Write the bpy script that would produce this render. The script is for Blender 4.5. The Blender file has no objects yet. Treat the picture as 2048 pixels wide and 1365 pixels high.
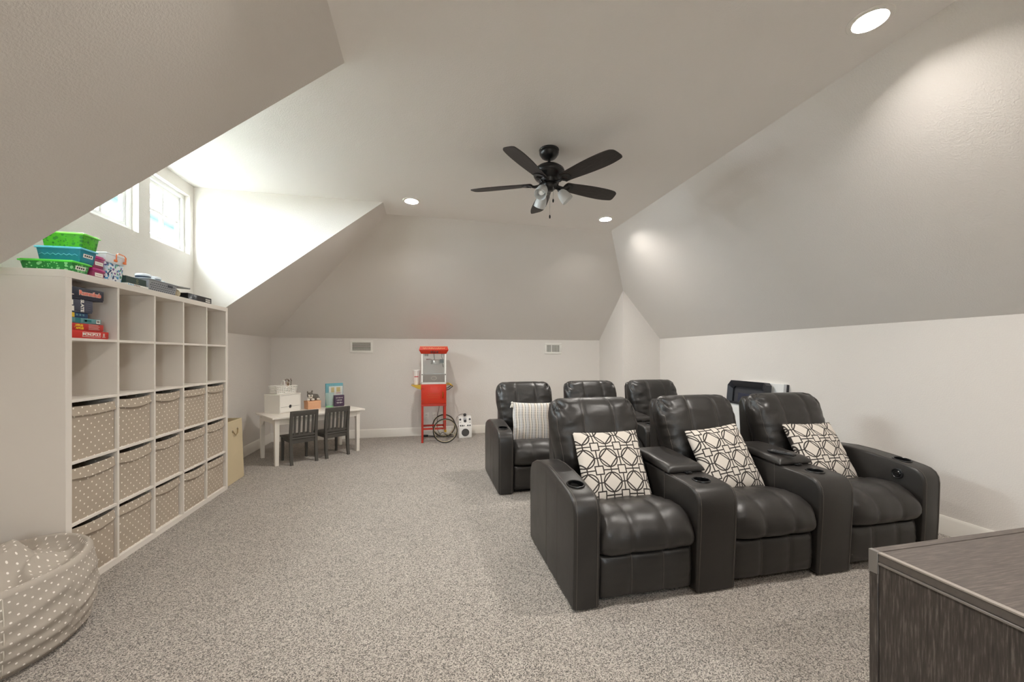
import bpy, bmesh, math, random
from mathutils import Vector, Matrix, noise

random.seed(7)
scene = bpy.context.scene
COL = scene.collection
PI = math.pi

# ------------------------------------------------------------------ camera
F_PX, YAW, HORIZON, CAM_Z = 784.4, 0.2171, 710.5, 1.347      # in the 2048 x 1365 frame
cam_d = bpy.data.cameras.new('camera')
cam = bpy.data.objects.new('camera', cam_d)
COL.objects.link(cam)
cam.location = (0, 0, CAM_Z)
cam.rotation_euler = (PI / 2, 0, -YAW)
cam_d.sensor_width = 36
cam_d.lens = F_PX * 36 / 2048
cam_d.shift_y = (HORIZON - 682.5) / 2048
cam_d.clip_start = 0.02
scene.camera = cam

# ------------------------------------------------------------------ sky, exposure
world = bpy.data.worlds.new('sky')
scene.world = world
world.use_nodes = True
wbg = world.node_tree.nodes['Background']
wbg.inputs[0].default_value = (0.86, 0.94, 1.0, 1)
wbg.inputs[1].default_value = 18.0

scene.view_settings.view_transform = 'Standard'
scene.view_settings.look = 'None'
scene.view_settings.gamma = 1
scene.view_settings.use_curve_mapping = False
scene.view_settings.exposure = 1.72
CAN_POWER = 440.0
CAN_COLOR = (1.0, 0.95, 0.895)
try:
    scene.cycles.max_bounces = 10
    scene.cycles.diffuse_bounces = 7
    scene.cycles.sample_clamp_indirect = 6
except Exception:
    pass

# ------------------------------------------------------------------ room dimensions (metres)
XL, XR, YB, YN = -2.345, 3.81, 6.74, -2.6
HC, HK = 3.088, 1.616
CL, CR, CB = -0.471, 2.541, 5.064
Y1, Y2 = 2.496, 4.676
XP, YP = 3.14, 5.842
ML = (HC - HK) / (CL - XL)
MR = (HC - HK) / (XR - CR)
MBK = (HC - HK) / (YB - CB)
WINDOWS = [(4.02, 4.61), (3.29, 3.88), (2.56, 3.15)]
WZ0, WZ1 = 2.37, 2.965

# ------------------------------------------------------------------ material helpers
class NB:
    """small node-tree builder"""
    def __init__(self, m):
        self.t = m.node_tree
        self.n = self.t.nodes
        self.bsdf = self.n['Principled BSDF']
    def new(self, kind, **kw):
        nd = self.n.new(kind)
        for k, v in kw.items():
            setattr(nd, k, v)
        return nd
    def put(self, sock, val):
        if isinstance(val, bpy.types.NodeSocket):
            self.t.links.new(val, sock)
        elif val is not None:
            sock.default_value = val
    def m(self, op, a, b=None, c=None, clamp=False):
        nd = self.new('ShaderNodeMath', operation=op, use_clamp=clamp)
        self.put(nd.inputs[0], a)
        if b is not None: self.put(nd.inputs[1], b)
        if c is not None: self.put(nd.inputs[2], c)
        return nd.outputs[0]
    def mix(self, f, a, b):
        nd = self.new('ShaderNodeMix', data_type='RGBA')
        self.put(nd.inputs[0], f)
        self.put(nd.inputs[6], a if isinstance(a, bpy.types.NodeSocket) else (*a, 1))
        self.put(nd.inputs[7], b if isinstance(b, bpy.types.NodeSocket) else (*b, 1))
        return nd.outputs[2]
    def coord(self, which='Object'):
        return self.new('ShaderNodeTexCoord').outputs[which]
    def xyz(self, vec):
        nd = self.new('ShaderNodeSeparateXYZ')
        self.put(nd.inputs[0], vec)
        return nd.outputs
    def mapping(self, vec, scale=(1, 1, 1), rot=(0, 0, 0), loc=(0, 0, 0)):
        nd = self.new('ShaderNodeMapping')
        self.put(nd.inputs[0], vec)
        nd.inputs['Location'].default_value = loc
        nd.inputs['Rotation'].default_value = rot
        nd.inputs['Scale'].default_value = scale
        return nd.outputs[0]
    def noise(self, vec, scale, detail=2, rough=0.5):
        nd = self.new('ShaderNodeTexNoise')
        self.put(nd.inputs['Vector'], vec)
        nd.inputs['Scale'].default_value = scale
        nd.inputs['Detail'].default_value = detail
        nd.inputs['Roughness'].default_value = rough
        return nd.outputs
    def voro(self, vec, scale, feature='F1', rnd=1.0):
        nd = self.new('ShaderNodeTexVoronoi', feature=feature)
        self.put(nd.inputs['Vector'], vec)
        nd.inputs['Scale'].default_value = scale
        nd.inputs['Randomness'].default_value = rnd
        return nd.outputs
    def ramp(self, f, stops):
        nd = self.new('ShaderNodeValToRGB')
        self.put(nd.inputs[0], f)
        e = nd.color_ramp.elements
        while len(e) < len(stops): e.new(0.5)
        for k, (p, c) in enumerate(stops):
            e[k].position = p
            e[k].color = (*c, 1) if len(c) == 3 else c
        return nd.outputs[0]
    def bump(self, h, strength=0.3, dist=0.01):
        nd = self.new('ShaderNodeBump')
        self.put(nd.inputs['Height'], h)
        nd.inputs['Strength'].default_value = strength
        nd.inputs['Distance'].default_value = dist
        self.t.links.new(nd.outputs[0], self.bsdf.inputs['Normal'])
    def base(self, c): self.put(self.bsdf.inputs['Base Color'], c)

MATS = {}
def srgb(r, g, b):
    f = lambda v: (v / 255 / 12.92) if v / 255 <= 0.04045 else ((v / 255 + 0.055) / 1.055) ** 2.4
    return (f(r), f(g), f(b))

def mat(name, color, rough=0.6, metal=0.0, bump=None, var=0.0, vscale=8.0, spec=None, coat=0.0, trans=0.0, emit=None, alpha=None):
    """plain procedural material: colour with a little noise variation and optional fine bump"""
    if name in MATS: return MATS[name]
    m = bpy.data.materials.new(name)
    m.use_nodes = True
    b = NB(m)
    p = b.bsdf.inputs
    p['Roughness'].default_value = rough
    p['Metallic'].default_value = metal
    if spec is not None: p['Specular IOR Level'].default_value = spec
    if coat: p['Coat Weight'].default_value = coat
    if trans: p['Transmission Weight'].default_value = trans
    if alpha is not None: p['Alpha'].default_value = alpha
    if emit:
        p['Emission Color'].default_value = (*emit[0], 1)
        p['Emission Strength'].default_value = emit[1]
    co = b.coord()
    if var:
        n = b.noise(co, vscale, 3)
        lo = tuple(c * (1 - var) for c in color)
        hi = tuple(min(1, c * (1 + var)) for c in color)
        b.base(b.mix(n[0], lo, hi))
    else:
        p['Base Color'].default_value = (*color, 1)
    if bump:
        b.bump(b.noise(co, bump[0], 2)[0], bump[1], bump[2] if len(bump) > 2 else 0.002)
    MATS[name] = m
    return m

def nodemat(name, rough=0.6, **kw):
    m = bpy.data.materials.new(name)
    m.use_nodes = True
    b = NB(m)
    b.bsdf.inputs['Roughness'].default_value = rough
    for k, v in kw.items(): b.bsdf.inputs[k].default_value = v
    MATS[name] = m
    return m, b

# --- wall paint with hand-trowelled texture
def paint(name, color, bscale=105, bstr=0.24):
    m, b = nodemat(name, 0.75)
    co = b.coord()
    n1 = b.noise(co, bscale, 3, 0.55)
    n2 = b.noise(co, 1.1, 2)
    b.base(b.mix(n2[0], tuple(c * 0.97 for c in color), tuple(c * 1.03 for c in color)))
    b.bump(b.ramp(n1[0], [(0.42, (0, 0, 0)), (0.6, (1, 1, 1))]), bstr, 0.003)
    return m
M_WALL = paint('wall_paint', srgb(225, 220, 214))
M_CEIL = paint('ceiling_paint', srgb(243, 240, 236), 105, 0.18)
M_TRIM = mat('trim_white', srgb(232, 228, 220), 0.4, var=0.015)

# --- carpet
m, b = nodemat('carpet', 0.95)
co = b.coord()
warp = b.noise(co, 60, 2)
v1 = b.voro(co, 210)
n1 = b.noise(co, 205, 2, 0.62)
n2 = b.noise(co, 2.2, 3)
n3 = b.noise(co, 420, 1)
fleck = b.m('ADD', b.m('MULTIPLY', n1[0], 0.72), b.m('MULTIPLY', b.xyz(v1['Color'])[0], 0.28))
colr = b.ramp(fleck, [(0.35, srgb(62, 56, 50)), (0.44, srgb(146, 136, 125)), (0.54, srgb(194, 184, 172)), (0.68, srgb(230, 222, 211))])
b.base(b.mix(b.m('MULTIPLY', b.ramp(n2[0], [(0.35, (0, 0, 0)), (0.65, (1, 1, 1))]), 0.22), colr, b.mix(0.5, colr, srgb(130, 120, 108))))
hh = b.m('ADD', b.m('MULTIPLY', n1[0], 1.2), b.m('ADD', b.m('MULTIPLY', v1['Distance'], -0.5), b.m('MULTIPLY', n3[0], 0.3)))
b.bump(hh, 0.9, 0.012)
b.bsdf.inputs['Specular IOR Level'].default_value = 0.1
b.bsdf.inputs['Sheen Weight'].default_value = 0.25
M_CARPET = m

# --- leather
m, b = nodemat('espresso_leather', 0.36)
co = b.coord()
v = b.voro(co, 260)
n = b.noise(co, 5, 3)
b.base(b.mix(n[0], srgb(33, 31, 30), srgb(50, 47, 44)))
b.put(b.bsdf.inputs['Roughness'], b.m('ADD', 0.29, b.m('MULTIPLY', n[0], 0.2)))
b.bump(b.m('ADD', b.m('MULTIPLY', v['Distance'], 0.5), b.m('MULTIPLY', b.noise(co, 30, 3)[0], 0.8)), 0.16, 0.003)
M_LEATHER = m
M_SEAM = mat('seam_thread', srgb(88, 82, 76), 0.6)
M_BLACK = mat('black_plastic', srgb(22, 22, 23), 0.35, var=0.1)
M_BLACKDEEP = mat('black_cup', srgb(10, 10, 11), 0.3)

# --- polka-dot fabric (dots laid out in metres on the UV map)
def dots_material(name, c0, c1, pitch, rad, rough=0.9):
    m, b = nodemat(name, rough)
    b.bsdf.inputs['Specular IOR Level'].default_value = 0.15
    u = b.xyz(b.coord('UV'))
    def lattice(ox):
        fx = b.m('SUBTRACT', b.m('FRACT', b.m('ADD', b.m('DIVIDE', u[0], pitch), ox)), 0.5)
        fy = b.m('SUBTRACT', b.m('FRACT', b.m('ADD', b.m('DIVIDE', u[1], pitch), ox)), 0.5)
        return b.m('SQRT', b.m('ADD', b.m('MULTIPLY', fx, fx), b.m('MULTIPLY', fy, fy)))
    d = b.m('MINIMUM', lattice(0.0), lattice(0.5))
    dot = b.m('LESS_THAN', d, rad / pitch)
    co = b.coord()
    n = b.noise(co, 6, 2)
    b.base(b.mix(dot, b.mix(n[0], tuple(c * 0.93 for c in c0), tuple(c * 1.07 for c in c0)), c1))
    b.bump(b.noise(co, 500, 1)[0], 0.25, 0.001)
    return m
M_BIN = dots_material('bin_fabric', srgb(178, 165, 149), srgb(240, 234, 222), 0.056, 0.0050)
M_BEAN = dots_material('beanbag_fabric', srgb(172, 163, 152), srgb(236, 230, 222), 0.046, 0.0042)

# --- geometric throw pillow print
m, b = nodemat('geometric_print', 0.9)
b.bsdf.inputs['Specular IOR Level'].default_value = 0.15
u = b.xyz(b.coord('UV'))
PITCH, LW = 0.158, 0.052
fx = b.m('SUBTRACT', b.m('FRACT', b.m('DIVIDE', u[0], PITCH)), 0.5)
fy = b.m('SUBTRACT', b.m('FRACT', b.m('DIVIDE', u[1], PITCH)), 0.5)
ax, ay = b.m('ABSOLUTE', fx), b.m('ABSOLUTE', fy)
r = b.m('SQRT', b.m('ADD', b.m('MULTIPLY', fx, fx), b.m('MULTIPLY', fy, fy)))
def near(val, target, w):
    return b.m('LESS_THAN', b.m('ABSOLUTE', b.m('SUBTRACT', val, target)), w)
ring = near(r, 0.385, LW / 2)
dia = b.m('MULTIPLY', near(b.m('ADD', ax, ay), 0.385, LW * 0.7), b.m('LESS_THAN', r, 0.40))
sx, sy = b.m('SUBTRACT', 0.5, ax), b.m('SUBTRACT', 0.5, ay)
cheb = b.m('MAXIMUM', sx, sy)
sq = near(cheb, 0.165, LW / 2)
lk1 = b.m('MULTIPLY', b.m('LESS_THAN', b.m('MINIMUM', ax, ay), LW / 2), b.m('GREATER_THAN', r, 0.385))
lk2 = b.m('MULTIPLY', b.m('LESS_THAN', b.m('MINIMUM', sx, sy), LW / 2), b.m('GREATER_THAN', cheb, 0.165))
ln = ring
for extra in (dia, sq, lk1, lk2): ln = b.m('MAXIMUM', ln, extra)
b.base(b.mix(ln, srgb(208, 200, 190), srgb(62, 57, 54)))
b.bump(b.noise(b.coord(), 420, 1)[0], 0.3, 0.001)
M_GEO = m

# --- striped woven pillow
m, b = nodemat('woven_stripe', 0.92)
u = b.xyz(b.coord('UV'))
s = b.m('FRACT', b.m('DIVIDE', u[0], 0.070))
dash = b.m('GREATER_THAN', b.m('FRACT', b.m('DIVIDE', u[1], 0.013)), 0.36)
st = b.ramp(s, [(0.0, srgb(226, 222, 214)), (0.10, srgb(44, 48, 62)), (0.30, srgb(224, 219, 210)), (0.40, srgb(120, 130, 152)), (0.56, srgb(228, 222, 212)), (0.64, srgb(60, 58, 62)), (0.82, srgb(186, 168, 146))])
st.node.color_ramp.interpolation = 'CONSTANT'
b.base(b.mix(b.m('MULTIPLY', dash, 0.85), srgb(226, 221, 212), st))
b.bump(b.noise(b.coord(), 300, 1)[0], 0.4, 0.002)
M_STRIPE = m

# --- dark cerused oak
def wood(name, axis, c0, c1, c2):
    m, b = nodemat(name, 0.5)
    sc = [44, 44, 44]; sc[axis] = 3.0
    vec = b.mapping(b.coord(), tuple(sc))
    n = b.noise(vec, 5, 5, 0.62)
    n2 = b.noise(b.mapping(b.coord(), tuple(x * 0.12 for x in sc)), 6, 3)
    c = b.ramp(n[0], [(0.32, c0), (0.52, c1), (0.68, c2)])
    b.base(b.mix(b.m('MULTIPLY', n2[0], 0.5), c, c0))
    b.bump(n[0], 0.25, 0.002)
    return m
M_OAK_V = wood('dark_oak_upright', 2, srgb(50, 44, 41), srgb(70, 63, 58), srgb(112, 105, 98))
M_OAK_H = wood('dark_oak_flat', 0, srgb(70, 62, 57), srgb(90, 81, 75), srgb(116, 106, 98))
M_BLADE = wood('blade_wood', 0, srgb(40, 36, 35), srgb(54, 49, 47), srgb(74, 68, 65))
# ------------------------------------------------------------------ mesh helpers (each returns a bmesh)
def merge(*bms):
    out = bmesh.new()
    for x in bms:
        if isinstance(x, (list, tuple)):
            x = merge(*x)
        me = bpy.data.meshes.new('tmp')
        x.to_mesh(me); x.free()
        out.from_mesh(me)
        bpy.data.meshes.remove(me)
    return out

def box(x0, x1, y0, y1, z0, z1, bev=0.0, seg=2):
    bm = bmesh.new()
    vs = [bm.verts.new(p) for p in ((x0, y0, z0), (x1, y0, z0), (x1, y1, z0), (x0, y1, z0), (x0, y0, z1), (x1, y0, z1), (x1, y1, z1), (x0, y1, z1))]
    for f in ((3, 2, 1, 0), (4, 5, 6, 7), (0, 1, 5, 4), (1, 2, 6, 5), (2, 3, 7, 6), (3, 0, 4, 7)):
        bm.faces.new([vs[i] for i in f])
    if bev: bmesh.ops.bevel(bm, geom=bm.edges[:], offset=bev, segments=seg, affect='EDGES', profile=0.5)
    return bm

def frustum(cx, cy, z0, z1, a0, b0, a1, b1, bev=0.0, seg=2):
    """tapered box: half sizes a,b at z0 and z1"""
    bm = box(-1, 1, -1, 1, 0, 1)
    for v in bm.verts:
        t = v.co.z
        v.co = Vector((cx + v.co.x * (a0 + (a1 - a0) * t), cy + v.co.y * (b0 + (b1 - b0) * t), z0 + (z1 - z0) * t))
    if bev: bmesh.ops.bevel(bm, geom=bm.edges[:], offset=bev, segments=seg, affect='EDGES', profile=0.5)
    return bm

def frame_of(d):
    d = Vector(d).normalized()
    up = Vector((0, 0, 1)) if abs(d.z) < 0.95 else Vector((1, 0, 0))
    a = d.cross(up).normalized()
    return a, a.cross(d).normalized()

def tube(pts, r, n=8, closed=False, caps=True):
    pts = [Vector(p) for p in pts]
    N = len(pts)
    rs = r if isinstance(r, (list, tuple)) else [r] * N
    bm = bmesh.new()
    rings = []
    pa = None
    for i, p in enumerate(pts):
        if closed: d = pts[(i + 1) % N] - pts[i - 1]
        else: d = pts[min(i + 1, N - 1)] - pts[max(i - 1, 0)]
        if d.length < 1e-9: d = Vector((0, 0, 1))
        d.normalize()
        if pa is None: a, c = frame_of(d)
        else:
            a = (pa - d * pa.dot(d))
            a = a.normalized() if a.length > 1e-6 else frame_of(d)[0]
            c = a.cross(d)
        pa = a
        rings.append([bm.verts.new(p + (a * math.cos(2 * PI * k / n) + c * math.sin(2 * PI * k / n)) * rs[i]) for k in range(n)])
    for i in range(N if closed else N - 1):
        A, B = rings[i], rings[(i + 1) % N]
        for k in range(n): bm.faces.new((A[k], A[(k + 1) % n], B[(k + 1) % n], B[k]))
    if caps and not closed:
        bm.faces.new(rings[0][::-1]); bm.faces.new(rings[-1])
    bmesh.ops.recalc_face_normals(bm, faces=bm.faces[:])
    return bm

def cyl(p0, p1, r0, r1=None, n=20): return tube([p0, p1], [r0, r0 if r1 is None else r1], n)

def lathe(profile, n=28, c=(0, 0, 0), closed=False):
    bm = bmesh.new()
    rings = []
    for r, z in profile:
        if r < 1e-6: rings.append([bm.verts.new((c[0], c[1], c[2] + z))])
        else: rings.append([bm.verts.new((c[0] + r * math.cos(2 * PI * k / n), c[1] + r * math.sin(2 * PI * k / n), c[2] + z)) for k in range(n)])
    prs = list(zip(rings, rings[1:])) + ([(rings[-1], rings[0])] if closed else [])
    for A, B in prs:
        for k in range(n):
            a0, a1 = A[k % len(A)], A[(k + 1) % len(A)]
            b0, b1 = B[k % len(B)], B[(k + 1) % len(B)]
            q = []
            for v in (a0, a1, b1, b0):
                if v not in q: q.append(v)
            if len(q) > 2: bm.faces.new(q)
    bmesh.ops.recalc_face_normals(bm, faces=bm.faces[:])
    return bm

def extrude(poly, axis, a, c, bev=0.0, seg=2):
    """polygon given in the other two axes, extruded along axis from a to c"""
    bm = bmesh.new()
    def P(u, v, w):
        return {0: (w, u, v), 1: (u, w, v), 2: (u, v, w)}[axis]
    A = [bm.verts.new(P(u, v, a)) for u, v in poly]
    B = [bm.verts.new(P(u, v, c)) for u, v in poly]
    n = len(poly)
    fa, fb = bm.faces.new(A), bm.faces.new(B[::-1])
    for k in range(n): bm.faces.new((A[k], B[k], B[(k + 1) % n], A[(k + 1) % n]))
    bmesh.ops.recalc_face_normals(bm, faces=bm.faces[:])
    if bev:
        ed = list({e for f in (fa, fb) for e in f.edges})
        bmesh.ops.bevel(bm, geom=ed, offset=bev, segments=seg, affect='EDGES', profile=0.5)
    return bm

def ellipsoid(c, r, seg=20, rings=14):
    bm = bmesh.new()
    bmesh.ops.create_uvsphere(bm, u_segments=seg, v_segments=rings, radius=1)
    for v in bm.verts: v.co = Vector((c[0] + v.co.x * r[0], c[1] + v.co.y * r[1], c[2] + v.co.z * r[2]))
    return bm

def move(bm, M):
    bmesh.ops.transform(bm, matrix=M, verts=bm.verts[:])
    return bm
def T(x, y, z): return Matrix.Translation((x, y, z))
def R(a, ax): return Matrix.Rotation(a, 4, ax)

def cushion(path, width, tf, tb, nu=36, nv=36, ku=7, kv=7, seams=(), crease=0.012, wr=0.0, seed=0, umax=1.0, vlen=1.0, tuck=0.0, seam_at=()):
    """puffy two-sided cushion. path(v)->(y, z, ny, nz); width(v)->half width; thickness tf in front, tb behind.
    With seam_at, returns (cushion, stitched seam tubes)."""
    def pos(u, v, sgn, lift=0.0):
        w = 2 * v - 1
        t = tf if sgn == 1 else tb
        e = max(0, 1 - abs(u) ** ku) ** 0.5 * max(0, 1 - abs(w) ** kv) ** 0.5
        y, z, ny, nz = path(v)
        d = t * e
        if sgn == 1:
            for s in seams: d -= crease * math.exp(-((u - s) / 0.022) ** 2) * min(1, e * 1.5) + crease * 0.55 * math.exp(-((u - s) / 0.11) ** 2) * e
            if wr:
                q = math.exp(-(1 - abs(u)) / 0.22) + 0.25
                d += wr * q * e * (noise.noise(Vector((u * 2.2, v * 9, seed))) + 0.5 * noise.noise(Vector((u * 4, v * 21, seed + 9))))
            if tuck:
                cx, cv = 1 - abs(u), 1 - v
                rad = math.hypot(cx, cv * 1.2)
                ang = math.atan2(cv, cx + 1e-6)
                d -= tuck * math.exp(-((rad - 0.20) / 0.13) ** 2) * (0.5 + 0.5 * math.sin(ang * 11 + seed)) ** 2 * min(1, e * 2)
        else: d = -d
        return Vector((u * width(v), y + ny * (d + lift), z + nz * (d + lift)))
    bm = bmesh.new()
    uvl = bm.loops.layers.uv.new('UVMap')
    us = [math.sin(PI / 2 * (-1 + 2 * i / nu)) for i in range(nu + 1)]
    vs = [0.5 + 0.5 * math.sin(PI / 2 * (-1 + 2 * j / nv)) for j in range(nv + 1)]
    side = {(g, i, j): bm.verts.new(pos(u, v, g)) for g in (1, -1) for i, u in enumerate(us) for j, v in enumerate(vs)}
    for sgn in (1, -1):
        for i in range(nu):
            for j in range(nv):
                idx = [(i, j), (i + 1, j), (i + 1, j + 1), (i, j + 1)]
                if sgn == -1: idx.reverse()
                f = bm.faces.new([side[sgn, a, c] for a, c in idx])
                for lp, (a, c) in zip(f.loops, idx):
                    lp[uvl].uv = (us[a] * umax, vs[c] * vlen)
    bmesh.ops.remove_doubles(bm, verts=bm.verts[:], dist=1e-5)
    bmesh.ops.recalc_face_normals(bm, faces=bm.faces[:])
    if not seam_at: return bm
    return bm, merge(*[tube([pos(s, 0.01 + 0.98 * k / 60, 1, 0.0012) for k in range(61)], 0.0015, 5) for s in seam_at])

# ------------------------------------------------------------------ object helpers
def mesh_of(bm, smooth=True, angle=38):
    me = bpy.data.meshes.new('mesh')
    bm.normal_update()
    bm.to_mesh(me); bm.free()
    if smooth:
        for p in me.polygons: p.use_smooth = True
        me.set_sharp_from_angle(angle=math.radians(angle))
    return me

def obj(name, shape, material, parent=None, smooth=True, angle=38, loc=None, rot=None):
    me = shape if isinstance(shape, bpy.types.Mesh) else mesh_of(shape, smooth, angle)
    if me.users == 0 or not me.materials:
        me.materials.clear()
        me.materials.append(material)
        me.name = name
    o = bpy.data.objects.new(name, me)
    COL.objects.link(o)
    if parent: o.parent = parent
    if loc: o.location = loc
    if rot: o.rotation_euler = rot
    return o

def tag(o, label, cat, group=None):
    o['label'] = label; o['category'] = cat
    if group: o['group'] = group
    return o

def thing(name, label, cat, loc=(0, 0, 0), rz=0.0, group=None):
    o = bpy.data.objects.new(name, None)
    o.empty_display_size = 0.05
    COL.objects.link(o)
    o.location = loc; o.rotation_euler = (0, 0, rz)
    return tag(o, label, cat, group)

def struct(name, bm, m, smooth=False, label=None):
    o = obj(name, bm, m, None, smooth)
    o['kind'] = 'structure'
    if label: o['label'] = label
    return o

def boolean_cut(bm, cutters):
    """subtract closed cutters from a closed bmesh"""
    a = bpy.data.objects.new('tmp_a', mesh_of(bm, False)); COL.objects.link(a)
    cut = bpy.data.objects.new('tmp_b', mesh_of(merge(*cutters), False)); COL.objects.link(cut)
    md = a.modifiers.new('cut', 'BOOLEAN'); md.operation = 'DIFFERENCE'; md.solver = 'EXACT'; md.object = cut
    dg = bpy.context.evaluated_depsgraph_get()
    me = bpy.data.meshes.new_from_object(a.evaluated_get(dg))
    out = bmesh.new(); out.from_mesh(me)
    for o in (a, cut):
        d = o.data; bpy.data.objects.remove(o); bpy.data.meshes.remove(d)
    bpy.data.meshes.remove(me)
    return out

def remeshed(bm, voxel, smooth_it=4):
    a = bpy.data.objects.new('tmp_a', mesh_of(bm, False)); COL.objects.link(a)
    md = a.modifiers.new('r', 'REMESH'); md.mode = 'VOXEL'; md.voxel_size = voxel
    ms = a.modifiers.new('s', 'SMOOTH'); ms.iterations = smooth_it; ms.factor = 0.5
    dg = bpy.context.evaluated_depsgraph_get()
    me = bpy.data.meshes.new_from_object(a.evaluated_get(dg))
    out = bmesh.new(); out.from_mesh(me)
    d = a.data; bpy.data.objects.remove(a); bpy.data.meshes.remove(d); bpy.data.meshes.remove(me)
    return out

def lettering(s, size, extrude_by=0.0006, spacing=1.0, shear=0.0, bold=0.0):
    """flat letters in the XY plane, centred on the origin"""
    cu = bpy.data.curves.new('letters', 'FONT')
    cu.body = s; cu.size = size; cu.extrude = extrude_by; cu.align_x = 'CENTER'; cu.align_y = 'CENTER'
    cu.space_character = spacing; cu.shear = shear; cu.offset = bold; cu.resolution_u = 3
    o = bpy.data.objects.new('letters', cu); COL.objects.link(o)
    dg = bpy.context.evaluated_depsgraph_get()
    me = bpy.data.meshes.new_from_object(o.evaluated_get(dg))
    bm = bmesh.new(); bm.from_mesh(me)
    bpy.data.objects.remove(o); bpy.data.curves.remove(cu); bpy.data.meshes.remove(me)
    return bm

def uv_planar(bm, fu, fv):
    l = bm.loops.layers.uv.verify()
    for f in bm.faces:
        for lp in f.loops: lp[l].uv = (fu(lp.vert.co, f.normal), fv(lp.vert.co, f.normal))
    return bm

def polyface(pts):
    bm = bmesh.new()
    bm.faces.new([bm.verts.new(p) for p in pts])
    return bm

def fill_with_holes(outer, holes, lift):
    """flat region with holes; lift maps (u, v) to a point"""
    bm = bmesh.new()
    ed = []
    for loop in [outer] + holes:
        vs = [bm.verts.new(lift(u, v)) for u, v in loop]
        ed += [bm.edges.new((vs[i], vs[(i + 1) % len(vs)])) for i in range(len(vs))]
    bmesh.ops.triangle_fill(bm, use_beauty=True, use_dissolve=False, edges=ed)
    return bm

def rect(u0, u1, v0, v1): return [(u0, v0), (u1, v0), (u1, v1), (u0, v1)]
def circ(u, v, r, n=32): return [(u + r * math.cos(2 * PI * k / n), v + r * math.sin(2 * PI * k / n)) for k in range(n)]
# ================================================================== THE ROOM SHELL
CANS = [(-0.154, 4.567), (2.246, 4.637), (2.254, 1.588), (-0.154, 1.588), (-0.154, -1.4), (2.254, -1.4)]  # last three are out of view, added to extend the visible layout
ZP = HK + 0.5 * (MR * (XR - XP) + MBK * (YB - YP))

struct('floor', polyface([(XL, YN, 0), (XR, YN, 0), (XR, YB, 0), (XL, YB, 0)]), M_CARPET, label='speckled beige cut pile carpet')
struct('ceiling', fill_with_holes([(CL, YN), (CR, YN), (CR, CB), (CL, CB), (CL, Y2), (XL, Y2), (XL, Y1), (CL, Y1)],
       [circ(x, y, 0.074) for x, y in CANS], lambda u, v: (u, v, HC)), M_CEIL, label='flat textured ceiling running out into the dormer')
struct('ceiling_left', merge(polyface([(XL, YN, HK), (XL, Y1, HK), (CL, Y1, HC), (CL, YN, HC)]),
       polyface([(XL, Y2, HK), (XL, YB, HK), (CL, CB, HC), (CL, Y2, HC)])), M_WALL, label='sloped ceiling on the window side, cut by the dormer')
struct('ceiling_right', polyface([(XR, YN, HK), (XR, YP, HK), (XP, YP, ZP), (CR, CB, HC), (CR, YN, HC)]), M_WALL, label='sloped ceiling behind the recliners')
struct('ceiling_back', polyface([(XL, YB, HK), (CL, CB, HC), (CR, CB, HC), (XP, YP, ZP), (XP, YB, HK)]), M_WALL, label='sloped ceiling above the popcorn cart')
struct('wall_left', fill_with_holes([(YN, 0), (YB, 0), (YB, HK), (Y2, HK), (Y2, HC), (Y1, HC), (Y1, HK), (YN, HK)],
       [rect(a, c, WZ0, WZ1) for a, c in WINDOWS], lambda u, v: (XL, u, v)), M_WALL, label='low side wall rising into the dormer window wall')
struct('wall_dormer', merge(polyface([(XL, Y2, HK), (XL, Y2, HC), (CL, Y2, HC)]), polyface([(XL, Y1, HK), (CL, Y1, HC), (XL, Y1, HC)])), M_WALL, label='triangular dormer cheek washed by window light')
struct('wall_back', polyface([(XL, YB, 0), (XP, YB, 0), (XP, YB, HK), (XL, YB, HK)]), M_WALL, label='low end wall with two vents')
struct('wall_right', polyface([(XR, YN, 0), (XR, YP, 0), (XR, YP, HK), (XR, YN, HK)]), M_WALL, label='low side wall behind the recliners')
struct('wall_corner', merge(polyface([(XP, YB, 0), (XP, YP, 0), (XP, YP, ZP), (XP, YB, HK)]), polyface([(XP, YP, 0), (XR, YP, 0), (XR, YP, HK), (XP, YP, ZP)])), M_WALL, label='boxed out corner rising to a point under the slopes')
FILL_WINDOWS = [(0.28, 0.92)]; FZ0, FZ1 = 1.42, 2.06  # added opening behind the viewer, lets in fill light
struct('wall_front', fill_with_holes([(XL, 0), (XR, 0), (XR, HK), (CR, HC), (CL, HC), (XL, HK)], [rect(a, c, FZ0, FZ1) for a, c in FILL_WINDOWS], lambda u, v: (u, YN, v)), M_WALL, label='end wall behind the viewer')

# baseboards: stepped profile run along a wall
def baseboard(name, p0, p1, nrm):
    p0, p1, nrm = Vector((*p0, 0)), Vector((*p1, 0)), Vector((*nrm, 0)).normalized()
    prof = [(0, 0), (0.016, 0), (0.016, 0.098), (0.013, 0.106), (0.013, 0.118), (0.008, 0.130), (0.005, 0.138), (0, 0.138)]
    bm = bmesh.new()
    A = [bm.verts.new(p0 + nrm * d + Vector((0, 0, z))) for d, z in prof]
    B = [bm.verts.new(p1 + nrm * d + Vector((0, 0, z))) for d, z in prof]
    for k in range(len(prof) - 1): bm.faces.new((A[k], B[k], B[k + 1], A[k + 1]))
    bm.faces.new(A[::-1]); bm.faces.new(B)
    bmesh.ops.recalc_face_normals(bm, faces=bm.faces[:])
    struct(name, bm, M_TRIM, True)
baseboard('baseboard_back', (XL, YB), (XP, YB), (0, -1))
baseboard('baseboard_left', (XL, YN), (XL, YB), (1, 0))
baseboard('baseboard_right', (XR, YN), (XR, YP), (-1, 0))
baseboard('baseboard_corner', (XP, YB), (XP, YP - 0.016), (-1, 0))
baseboard('baseboard_corner_front', (XP - 0.016, YP), (XR, YP), (0, -1))

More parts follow.
